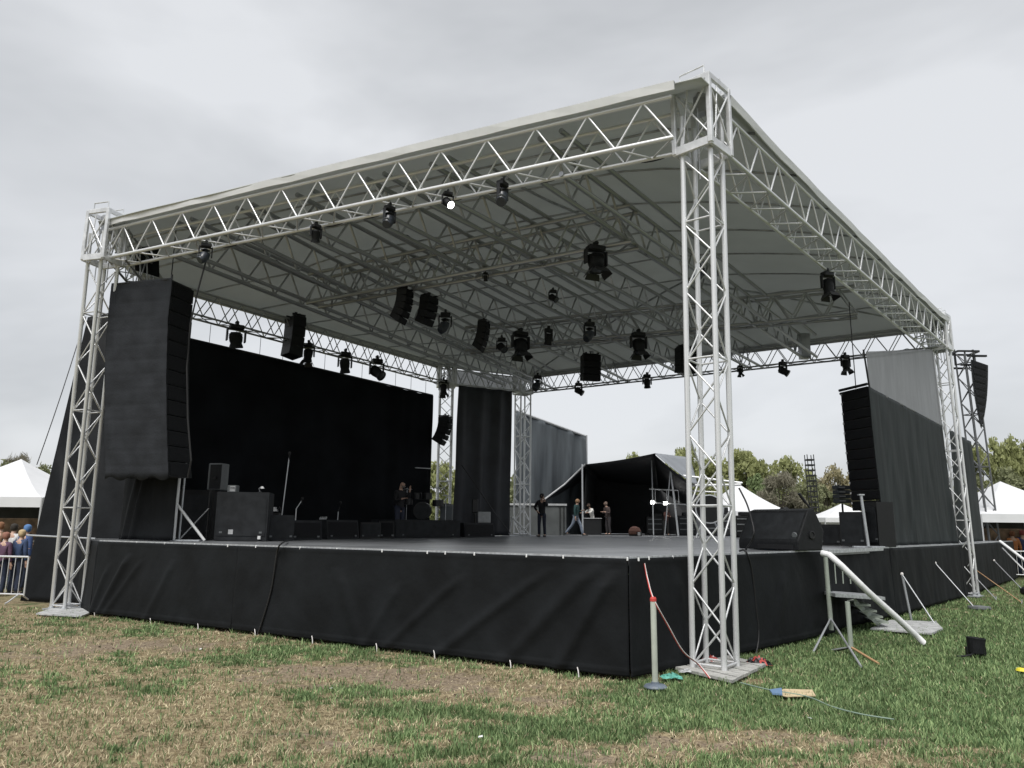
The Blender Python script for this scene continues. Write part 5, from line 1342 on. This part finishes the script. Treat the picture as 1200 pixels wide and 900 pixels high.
# stanchion with rope
sbp = onz(768, 806, 0); t = thing('rope_stanchion', 'grey green rope post on a round base in front of the stage corner', 'stanchion', sbp)
q = MB(); q.lathe([(.135, 0), (.14, .012), (.12, .035), (.05, .045), (.045, .07)], sbp, 20); smoothall(q.build('base', mat('blue_grey_base', (.14, .17, .21), .45, 0, var=.2, vscale=12), t))
q = MB(); q.lathe([(.036, .04), (.036, 1.02), (.03, 1.04)], sbp, 14); smoothall(q.build('post', mat('sage_paint', (.42, .45, .39), .5, 0, var=.08, vscale=5), t))
q = MB(); q.lathe([(.040, 1.0), (.040, 1.03), (.03, 1.05)], sbp, 12); q.build('cap', redrope, t)
def rope(label, pts):
    pts = [V(p) for p in pts]; t = thing('barrier_rope', label, 'rope', pts[0]); out = []
    n = len(pts)
    for i in range(n - 1):
        p0, p1_, p2_, p3 = pts[max(0, i - 1)], pts[i], pts[i + 1], pts[min(n - 1, i + 2)]
        for k in range(14):
            u = k / 14; out.append(.5 * ((2 * p1_) + (p2_ - p0) * u + (2 * p0 - 5 * p1_ + 4 * p2_ - p3) * u * u + (3 * p1_ - p0 - 3 * p2_ + p3) * u ** 3))
    out.append(pts[-1])
    q = MB(); q.tube(out, .010, 6); q.build('core', redrope, t, smooth=True)
    q = MB(); q.tube([p + V((.005, -.006, .003)) for p in out], .0065, 5); q.build('white_strand', whrope, t, smooth=True)
tpz = sbp + V((0, 0, 1.03)); Ys = sbp.y
rope('red and white rope from the stage edge over the rope post to the tower foot', [skf(755, 660, D[0], D[1], .06), aty(759, 680, Ys + .55), tpz, aty(782, 732, Ys + .1), aty(800, 763, Ys + .3), aty(818, 778, Ys + .5), onz(832, 795, .04)])
# base plate, litter by the nearest tower
bt0 = [onz(*p, .0) for p in ((776, 783), (858, 803), (898, 783), (842, 770))]
t = thing('base_mat', 'weathered grey boards under the foot of the nearest tower', 'boards', bt0[0])
for k in range(6):
    u0, u1 = k / 6 + .01, (k + 1) / 6 - .01
    a, b2_, c, d = lerp(bt0[0], bt0[3], u0), lerp(bt0[1], bt0[2], u0), lerp(bt0[1], bt0[2], u1), lerp(bt0[0], bt0[3], u1)
    q = MB(); q.prism([p + V((0, 0, .02 + .004 * (k % 2))) for p in (a, b2_, c, d)], (0, 0, .035)); q.build('board', woodp, t)
bt1 = [onz(*p, .0) for p in ((42, 721), (95, 724), (116, 716), (66, 713))]
q = MB(); q.prism([p + V((0, 0, .01)) for p in bt1], (0, 0, .03)); o = q.build('base_slab', boardm, None, loc=bt1[0]); tag(o, 'pale flat slab under the foot of the far left tower', 'slab')
def crumple(name, label, cat, px, py, w_, d, h, m, seed, m2=None):
    c = onz(px, py, 0.0); t = thing(name, label, cat, c); q = MB(); n = 12; vs = []
    for i in range(n + 1):
        for j in range(n + 1):
            u, v = i / n - .5, j / n - .5; e = max(0, 1 - 3.2 * (u * u + v * v))
            vs.append(c + V((u * w_ + .04 * mnoise.noise(V((u * 6, v * 6, seed))), v * d + .04 * mnoise.noise(V((u * 6, v * 6, seed + 9))), .03 + h * e * (.55 + .9 * abs(mnoise.noise(V((u * 7, v * 7, seed + 3))))))))
    q.add(vs, [(i * (n + 1) + j, (i + 1) * (n + 1) + j, (i + 1) * (n + 1) + j + 1, i * (n + 1) + j + 1) for i in range(n) for j in range(n)])
    q.m = [1 if (m2 and mnoise.noise(V((i * .21, seed, 0))) > .05) else 0 for i in range(len(q.f))]
    q.build('fabric', [m, m2] if m2 else m, t); return t
crumple('teal_cloth', 'crumpled teal green cloth on the grass by the rope post', 'cloth', 787, 797, .26, .18, .07, teal, 1)
crumple('plastic_bag', 'crumpled red and white plastic bag inside the nearest tower foot', 'bag', 831, 779, .30, .22, .13, redbag, 2, paperw)
crumple('litter_bag', 'dark red and clear litter bag right of the nearest tower foot', 'bag', 888, 781, .36, .22, .13, blackm, 5, redbag)
crumple('clear_wrap', 'crumpled pale plastic wrap just left of the nearest tower foot', 'wrap', 806, 790, .25, .12, .04, palep, 7)
cp = onz(792, 777, .04); small('paint_bucket', 'small white bucket standing by the skirt behind the rope post', 'bucket', cp, [
    ('bucket', paperw, lambda q, b: q.lathe([(.060, 0), (.075, .13), (.08, .135), (.07, .132), (.055, .01)], b, 14)),
    ('handle', steel, lambda q, b: q.tube([b + V((.075 * cos(a), -.02, .13 + .06 * sin(a))) for a in [k * pi / 8 for k in range(9)]], .004, 5))])
b_ = [onz(*p, .035) for p in ((919, 808), (952, 809), (956, 816), (922, 817), (905, 813))]
t = thing('cardboard_sheet', 'flat piece of cardboard with a blue end lying on the grass', 'cardboard', b_[0]); q = MB(); q.prism(b_, (0, 0, .008)); q.build('sheet', cardb, t)
b2 = [onz(*p, .047) for p in ((902, 810), (916, 808), (917, 815), (905, 814))]; q = MB(); q.prism(b2, (0, 0, .02)); q.build('blue_end', blues, t)
cable('thin grey green cable trailing from the nearest tower across the grass', [onz(x, y, .045) for x, y in ((868, 800), (900, 808), (945, 816), (975, 828), (1010, 837), (1048, 843))], .008, mat('pale_green_hose', (.22, .30, .24), .5))
cn = onz(1144, 769, 0)
small('grass_uplight', 'short black spotlight can lying alone on the grass at right', 'lamp', cn, [
    ('housing', cab, lambda q, b: q.lathe([(.10, .03), (.115, .05), (.13, .24), (.135, .27), (.125, .275), (.12, .25)], b, 18, M4.Rotation(.08, 3, 'Y'))),
    ('lens', greyp, lambda q, b: q.lathe([(.12, .255), (.05, .262), (.001, .263)], b, 18, M4.Rotation(.08, 3, 'Y'))),
    ('bracket', blackm, lambda q, b: [q.box(b + V((0, 0, .02)), (.26, .05, .03)), q.box(b + V((-.14, 0, .08)), (.02, .04, .12)), q.box(b + V((.14, 0, .08)), (.02, .04, .12))]),
    ('lead', rubber, lambda q, b: q.tube([b + V((0, 0, .05)), b + V((-.15, -.12, .04)), b + V((-.3, -.2, .03)), b + V((-.42, -.22, .03))], .015))])
p = onz(1199, 786, .03); small('yellow_marker', 'small yellow marker on the grass at the right edge', 'marker', p, [('disc', mat('yellow_plastic', (.75, .65, .05), .5), lambda q, b: q.lathe([(.09, 0), (.07, .03), (.03, .04)], b, 12)), ('hole', blackm, lambda q, b: q.lathe([(.02, .041), (.02, .045)], b, 8))])
for k, (px, py, lab) in enumerate(((563, 864, 'white paper scrap on the grass at the bottom centre'), (235, 761, 'pale scrap on the grass below the left part of the skirt'), (949, 842, 'white scrap on the grass under the cardboard'), (31, 725, 'white scrap on the grass near the far left tower'), (388, 807, 'tiny white scrap on the green tuft below the skirt'))):
    c = onz(px, py, .03); q = MB(); a = k * 1.3; q.prism([c + Rz(a) @ V(v) for v in ((-.02, -.012, 0), (.022, -.01, .006), (.018, .014, .012), (-.016, .012, .004))], (0, 0, .004)); o = q.build('paper_scrap', paperw, None, loc=c); tag(o, lab, 'litter')

# ================================================================== PEOPLE
def skinmesh(name, joints, edges, m, parent, sub=1, root=0):
    me = bpy.data.meshes.new(name); o0 = WL[parent.name]
    me.from_pydata([tuple(j[0]) for j in joints], edges, []); me.materials.append(m)
    o = bpy.data.objects.new(name, me); COL.objects.link(o); o.parent = parent; reg(o, o0)
    md = o.modifiers.new('skin', 'SKIN'); md.use_smooth_shade = True
    if not me.skin_vertices: me.attributes  # layer is made by the modifier
    for i, j in enumerate(joints):
        r = j[1]; me.skin_vertices[0].data[i].radius = (r if isinstance(r, tuple) else (r, r)); me.skin_vertices[0].data[i].use_root = (i == root)
    sm = o.modifiers.new('smooth', 'SUBSURF'); sm.levels = sub; sm.render_levels = sub
    return o
def mc(name, c): return mat(name, c, .8, 0, var=.15, vscale=14)
PMAT = {}
def pm(c):
    k = tuple(round(x, 3) for x in c)
    if k not in PMAT: PMAT[k] = mc('fabric', c)
    return PMAT[k]
def person(label, foot, h, yaw, top, legs, hair, arms=('down', 'down'), lean=0, stride=0, hood=None, shoes=(.03, .03, .03), headtilt=0, bag=None, beard=False):
    """yaw 0 faces the camera side (-Y)"""
    t = thing('person', label, 'person', foot, None); t.rotation_euler = (0, 0, yaw); s = h / 1.75; t.scale = (s, s, s)
    WL[t.name] = V((0, 0, 0))
    ly = -lean
    pel = V((0, 0, .94)); sp = V((0, ly * .35, 1.14)); ch = V((0, ly * .8, 1.34)); nk = V((0, ly * 1.1, 1.49)); hb = V((0, ly * 1.3 - .01, 1.56)); hc = V((0, ly * 1.5 - .02 - headtilt * .05, 1.635)); ht = V((0, ly * 1.6 - .01 - headtilt * .08, 1.70))
    J = [(pel, (.11, .085)), (sp, (.10, .08)), (ch, (.12, .09)), (nk, .052), (hb, .058), (hc, (.072, .088)), (ht, (.058, .070))]
    Eg = [(0, 1), (1, 2), (2, 3), (3, 4), (4, 5), (5, 6)]
    TJ = [(pel - V((0, 0, .14)), (.160, .125)), (sp - V((0, 0, .06)), (.150, .115)), (ch, (.16, .12)), (nk - V((0, 0, .03)), .075)]; TE = [(0, 1), (1, 2), (2, 3)]
    LJ = [(pel + V((0, 0, .10)), (.145, .115))]; LE = []
    for si, sx in enumerate((-1, 1)):
        sh_ = ch + V((sx * .17, 0, .06)); pose = arms[si]
        if pose == 'down': el = sh_ + V((sx * .06, .02, -.28)); wr_ = el + V((sx * .01, -.05, -.25)); hd = V((0, -.02, -1))
        elif pose == 'front': el = sh_ + V((sx * .05, .0, -.27)); wr_ = el + V((-sx * .10, -.23, .06)); hd = V((-sx * .4, -.9, .2))
        elif pose == 'up': el = sh_ + V((sx * .08, -.12, -.18)); wr_ = el + V((-sx * .08, -.12, .22)); hd = V((-sx * .3, -.3, .9))
        elif pose == 'hip': el = sh_ + V((sx * .16, .08, -.22)); wr_ = el + V((-sx * .14, -.12, -.16)); hd = V((-sx * .7, -.3, -.6))
        elif pose == 'reach': el = sh_ + V((sx * .06, -.20, -.15)); wr_ = el + V((0, -.24, -.02)); hd = V((0, -1, -.1))
        hd.normalize(); k = len(J); pw = wr_ + hd * .05; J += [(sh_, .062), (el, .045), (wr_, .030), (pw, (.036, .020))]; Eg += [(2, k), (k, k + 1), (k + 1, k + 2), (k + 2, k + 3)]
        side = hd.cross(V((0, 1, 0)) if abs(hd.y) < .7 else V((0, 0, 1))).normalized()
        for fi in range(4):
            off = side * (fi - 1.5) * .018; L_ = (.075, .088, .082, .062)[fi]; k2 = len(J)
            curl = V((0, -.35, 0)) if abs(hd.y) < .7 else V((0, 0, -.35))
            J += [(pw + hd * .045 + off, .010), (pw + hd * (.045 + L_ * .55) + off + curl * .02, .009), (pw + hd * (.045 + L_) + off + curl * .06, .007)]; Eg += [(k + 3, k2), (k2, k2 + 1), (k2 + 1, k2 + 2)]
        k2 = len(J); J += [(wr_ + hd * .045 - side * .038, .011), (wr_ + hd * .085 - side * .058, .009)]; Eg += [(k + 3, k2), (k2, k2 + 1)]
        a = len(TJ); TJ += [(sh_, .078), (el, .060), (lerp(el, wr_, .92), .045)]; TE += [(2, a), (a, a + 1), (a + 1, a + 2)]
        st_ = stride * sx
        hp = pel + V((sx * .095, 0, -.07)); kn = V((sx * .11, -.03 - st_ * .30, .50 + abs(st_) * .02)); an = V((sx * .12, .03 - st_ * .62 + (.12 if st_ < 0 else 0), .085 + (.05 if st_ < 0 else 0))); toe = an + V((sx * .015, -.15, -.05))
        k = len(J); J += [(hp, .088), (kn, .056), (an, .038), (toe, (.036, .028))]; Eg += [(0, k), (k, k + 1), (k + 1, k + 2), (k + 2, k + 3)]
        a = len(LJ); LJ += [(hp, .102), (kn, .074), (an + V((0, 0, -.03)), .066)]; LE += [(0, a), (a, a + 1), (a + 1, a + 2)]
        q = MB(); q.lathe([(.045, 0), (.052, .02), (.05, .05), (.04, .09)], V((an.x, an.y, an.z - .085)), 10); q.box(V((toe.x, toe.y - .0, toe.z - .005)), (.09, .19, .055), None, .015); q.build('shoe', pm(shoes), t)
    skinmesh('body', J, Eg, skinm, t, 1)
    skinmesh('jacket', TJ, TE, pm(top), t, 1); skinmesh('trousers', LJ, LE, pm(legs), t, 1)
    q = MB(); hcz = hc + V((0, .0, 0))
    q.lathe([(.012, .0), (.016, .02), (.004, .045)], hcz + V((0, -.094, -.012)), 6); q.box(hcz + V((0, -.086, -.045)), (.042, .012, .008)); 
    for sx in (-1, 1): q.lathe([(.010, -.02), (.018, 0), (.010, .028)], hcz + V((sx * .078, .0, 0)), 6)
    q.build('face', skinm, t)
    q = MB()
    for sx in (-1, 1): q.box(hcz + V((sx * .030, -.086, .022)), (.020, .010, .009))
    q.build('eyes', blackm, t)
    q = MB(); R = M4.Rotation(-headtilt * .2, 3, 'X')
    if hair is not None:
        q.lathe([(.060, -.09), (.088, -.06), (.096, -.01), (.094, .04), (.082, .075), (.055, .10), (.012, .112)], hcz + V((0, .026 if not hood else .012, .0)), 14, R); q.build('hood' if hood else 'hair', pm(hood or hair), t, smooth=True)
    if beard: q = MB(); q.lathe([(.03, -.045), (.06, -.01), (.066, .01)], hcz + V((0, -.045, -.055)), 10); q.build('beard', pm((.25, .22, .2)), t, smooth=True)
    if bag: q = MB(); q.box(V((.0, .16, 1.2)), (.28, .14, .38), None, .04); q.build('backpack', pm(bag), t)
    return t
blk = (.012, .012, .014); jean = (.05, .075, .13)
Yp = 24.5
person('bearded standing man in black jacket and dark jeans holding a phone before the backdrop', stY(467, 24.0), 1.78, .9, blk, (.03, .035, .06), None, ('front', 'up'), .02, headtilt=1, beard=True)
person('man in black cap and dark clothes standing alone on the stage beside the back tower', stY(635, 29.5), 1.68, -.3, blk, (.02, .026, .045), (.012, .012, .014), ('hip', 'up'), 0)
person('walking person in green jacket and pale jeans left of the tent pole', stY(675, 35.0), 1.68, 1.1, (.02, .06, .06), (.22, .26, .33), (.30, .18, .10), ('down', 'front'), .06, .55)
person('person in a white shirt bending over a table inside the black tent', stY(695, 41) + V((0, 0, .0)), 1.65, -.9, (.75, .74, .70), (.02, .02, .02), (.06, .04, .03), ('reach', 'reach'), .22)
person('person in dark brown coat standing in the black tent right of the white shirted one', stY(713, 39.5), 1.72, -1.0, (.05, .035, .032), (.025, .022, .024), (.14, .10, .08), ('front', 'front'), .10)
person('crouching dark figure working inside the black tent near its leaning pole', stY(781, 40), 1.45, .3, (.09, .04, .035), (.02, .02, .02), (.05, .03, .02), ('reach', 'front'), .15)
small('work_table', 'small dark table with papers inside the black tent', 'table', stY(694, 40.2), [
    ('top', palep, lambda q, b: q.box(b + V((0, 0, .85)), (1.0, .5, .03))),
    ('cloth', blackm, lambda q, b: q.box(b + V((0, .02, .42)), (.95, .42, .83)))])
# crowd left
bg_ = onz(20, 700, 0).y
for k, (px, pyt, Y, yaw, top, hair, hood, lab) in enumerate((
    (29, 613, 21.2, 2.8, (.05, .09, .22), (.45, .33, .18), (.10, .22, .45), 'person in a bright blue hood and navy coat behind the left barrier'),
    (24, 619, 20.2, 2.9, (.035, .06, .13), (.55, .42, .24), None, 'blonde person in a dark blue jacket leaning at the left barrier'),
    (6, 622, 20.0, 3.0, (.10, .05, .09), (.30, .14, .10), None, 'reddish haired person in a purple coat at the left barrier'),
    (14, 612, 22, 3.1, (.55, .55, .56), (.03, .025, .02), None, 'dark haired person in a pale jacket behind the purple coat'),
    (-2, 610, 22.5, 3.1, (.18, .10, .06), (.25, .12, .06), None, 'person in a brown coat at the extreme left edge'))):
    zt = aty(px, pyt, Y).z; p = stY(px, Y); person(lab, V((p.x, Y, 0)), zt / 1.0 * .985, yaw, top, (.02, .03, .06), hair, ('down', 'front'), .03, hood=hood)
for k, (px, pyt, Y, yaw, top, hair, hood, lab) in enumerate((
    (1171, 617, 34, 2.6, (.03, .07, .20), (.3, .25, .2), (.25, .50, .78), 'person in a light blue hood and navy coat behind the right barrier'),
    (1176, 620, 35, 2.9, (.05, .08, .16), (.06, .05, .04), None, 'dark haired person in a navy coat just behind the blue hood'),
    (1187, 622, 33, 2.9, (.50, .19, .07), (.20, .08, .04), None, 'person in an orange coat behind the right barrier'),
    (1199, 621, 33, 3.0, (.05, .06, .16), (.25, .05, .05), None, 'person in a dark blue coat at the extreme right edge'))):
    zt = aty(px, pyt, Y).z; p = stY(px, Y); person(lab, V((p.x, Y, 0)), max(1.5, min(2.0, zt)), yaw, top, (.02, .03, .06), hair, ('down', 'front'), .03, hood=hood)

# ================================================================== TREES
def crown_mesh(seed, kind, n=5200, leaf=.42):
    r = np.random.default_rng(seed)
    # clumps gathered round limb ends through an uneven crown, unit height about 1
    nb = 46 if kind != 'bare' else 60
    u = r.normal(size=(nb, 3)); u /= np.linalg.norm(u, axis=1)[:, None]
    rad = r.uniform(.35, 1.0, nb) ** .5
    cen = u * rad[:, None] * np.array([.40, .40, .42]) + np.array([0, 0, .55])
    cen[:, 2] = np.maximum(cen[:, 2], .12)
    size = r.uniform(.05, .13, nb)
    which = r.integers(0, nb, n)
    o = r.normal(size=(n, 3)); o /= np.linalg.norm(o, axis=1)[:, None]
    P = cen[which] + o * (size[which] * r.uniform(.3, 1.1, n))[:, None] * np.array([1.15, 1.15, .85])
    a = r.normal(size=(n, 3)); a /= np.linalg.norm(a, axis=1)[:, None]
    b = np.cross(a, r.normal(size=(n, 3))); b /= np.linalg.norm(b, axis=1)[:, None]
    sz = (leaf / 12) * r.uniform(.5, 1.2, n)
    if kind == 'bare': lw, ll = .18, 2.0
    else: lw, ll = .55, 1.0
    V_ = np.stack([P - a * sz[:, None] * ll, P + b * sz[:, None] * lw, P + a * sz[:, None] * ll, P - b * sz[:, None] * lw], 1)
    me = bpy.data.meshes.new('crown'); me.vertices.add(4 * n); me.vertices.foreach_set('co', V_.ravel())
    me.loops.add(4 * n); me.loops.foreach_set('vertex_index', np.arange(4 * n)); me.polygons.add(n)
    me.polygons.foreach_set('loop_start', np.arange(0, 4 * n, 4)); me.polygons.foreach_set('loop_total', np.full(n, 4)); me.update(calc_edges=True)
    return me, cen
def trunk_mesh(seed, cen):
    r = random.Random(seed); q = MB()
    q.tube([V((0, 0, -.03)), V((.01, 0, .15)), V((-.01, .01, .35)), V((.015, 0, .6)), V((0, 0, .85))], [.028, .022, .018, .012, .004], 8)
    for c in list(cen)[:26]:
        c = V(tuple(float(x) for x in c)); z0 = max(.1, c.z * r.uniform(.35, .6)); m = lerp(V((0, 0, z0)), c, .5) + V((0, 0, -.02)); q.tube([V((0, 0, z0)), m, c], [.010, .007, .003], 5)
    me = bpy.data.meshes.new('trunk'); me.from_pydata([tuple(v) for v in q.v], [], q.f); me.shade_smooth(); return me
TV = {}
for key, seed, kind, m, n in (('y', 3, 'leafy', leaf_y, 7000), ('y2', 4, 'leafy', leaf_y, 5200), ('g', 5, 'leafy', leaf_g, 6500), ('o', 6, 'leafy', leaf_o, 5200), ('b', 8, 'bare', leaf_b, 6500), ('d', 9, 'leafy', leaf_d, 6000)):
    cm, cen = crown_mesh(seed, kind, n); cm.materials.append(m); tm = trunk_mesh(seed, cen); tm.materials.append(bark); TV[key] = (cm, tm)
def tree(label, px, pyt, Y, wpx, key, yaw=0):
    top = aty(px, pyt, Y); h = top.z; wd = wpx * Y / FPX
    t = thing('tree', label, 'tree', V((top.x, Y, 0)), 'trees along the edge of the field')
    for nm, me, sc in (('crown', TV[key][0], 1), ('trunk', TV[key][1], 1)):
        o = bpy.data.objects.new(nm, me); COL.objects.link(o); o.parent = t; reg(o, (0, 0, 0)); o.rotation_euler = (0, 0, yaw); o.scale = (wd / .95, wd / .95, h / 1.0)
for k, a in enumerate((
    ('pale green tree top just above the black tent roof, left one', 742, 530, 112, 40, 'y2'), ('yellow green tree top above the black tent behind the nearest tower', 797, 524, 108, 60, 'y'),
    ('yellow green tree seen through the nearest tower lattice', 838, 536, 112, 70, 'y2'), ('large yellow green tree right of the nearest tower', 874, 527, 104, 74, 'y'), ('green tree behind the white peaked tent', 892, 548, 96, 46, 'g'),
    ('leafless grey brown tree in front of the yellow green ones', 911, 552, 90, 62, 'b'), ('pale green rounded tree left of the ladder mast', 922, 534, 106, 60, 'y2'), ('small green tree left of the ladder mast', 944, 556, 92, 40, 'd'),
    ('orange brown tree right of the ladder mast', 982, 543, 100, 52, 'o'), ('green tree beneath the orange one', 968, 566, 88, 44, 'd'), ('bare tree beside the ladder mast', 955, 560, 110, 44, 'b'),
    ('green tree hidden mostly by the right speaker stack', 1015, 548, 105, 60, 'y2'), ('green tree between the far right tower and the delay mast', 1145, 520, 96, 60, 'y2'),
    ('tall yellow green tree at the right edge behind the white tent', 1172, 512, 92, 56, 'y'), ('yellow green tree at the extreme right edge', 1203, 516, 92, 50, 'y2'), ('darker green tree low behind the right edge tent', 1190, 545, 80, 60, 'd'), ('low olive tree left of the right edge tent', 1150, 556, 82, 50, 'd'),
    ('greyish tree above the left white tent', 22, 531, 100, 46, 'b'), ('olive tree at the left edge behind the white tent', 4, 540, 96, 40, 'd'), ('olive tree between the left tent and the black tarpaulin', 44, 543, 104, 44, 'd'),
    ('tree seen through the back tower beside the backdrop', 518, 541, 90, 60, 'y'), ('green tree low behind the back tower', 500, 560, 96, 50, 'g'))):
    tree(*a, yaw=k * 1.1)
# far woodland along the field edge
q = MB(); r = np.random.default_rng(5); n = 42000
xs = r.uniform(-110, 130, n); ys = r.uniform(112, 126, n); hh = 7.0 + 2.6 * np.sin(xs * .23) + 1.8 * np.sin(xs * .71 + 1) + .8 * np.sin(xs * 1.9)
zs = r.random(n) ** .7 * hh
P = np.stack([xs, ys, zs], -1); a = r.normal(size=(n, 3)); a /= np.linalg.norm(a, axis=1)[:, None]; b = np.cross(a, r.normal(size=(n, 3))); b /= np.linalg.norm(b, axis=1)[:, None]
sz = r.uniform(.35, .9, n)[:, None]; Vv = np.stack([P - a * sz, P + b * sz * .6, P + a * sz, P - b * sz * .6], 1)
me = bpy.data.meshes.new('far_woodland'); me.vertices.add(4 * n); me.vertices.foreach_set('co', Vv.ravel()); me.loops.add(4 * n); me.loops.foreach_set('vertex_index', np.arange(4 * n)); me.polygons.add(n)
me.polygons.foreach_set('loop_start', np.arange(0, 4 * n, 4)); me.polygons.foreach_set('loop_total', np.full(n, 4)); me.update(calc_edges=True); me.materials.append(leaf_d)
o = link('far_woodland', me, None, 'stuff'); o['label'] = 'dull olive belt of distant woodland along the horizon'; o['category'] = 'woodland'
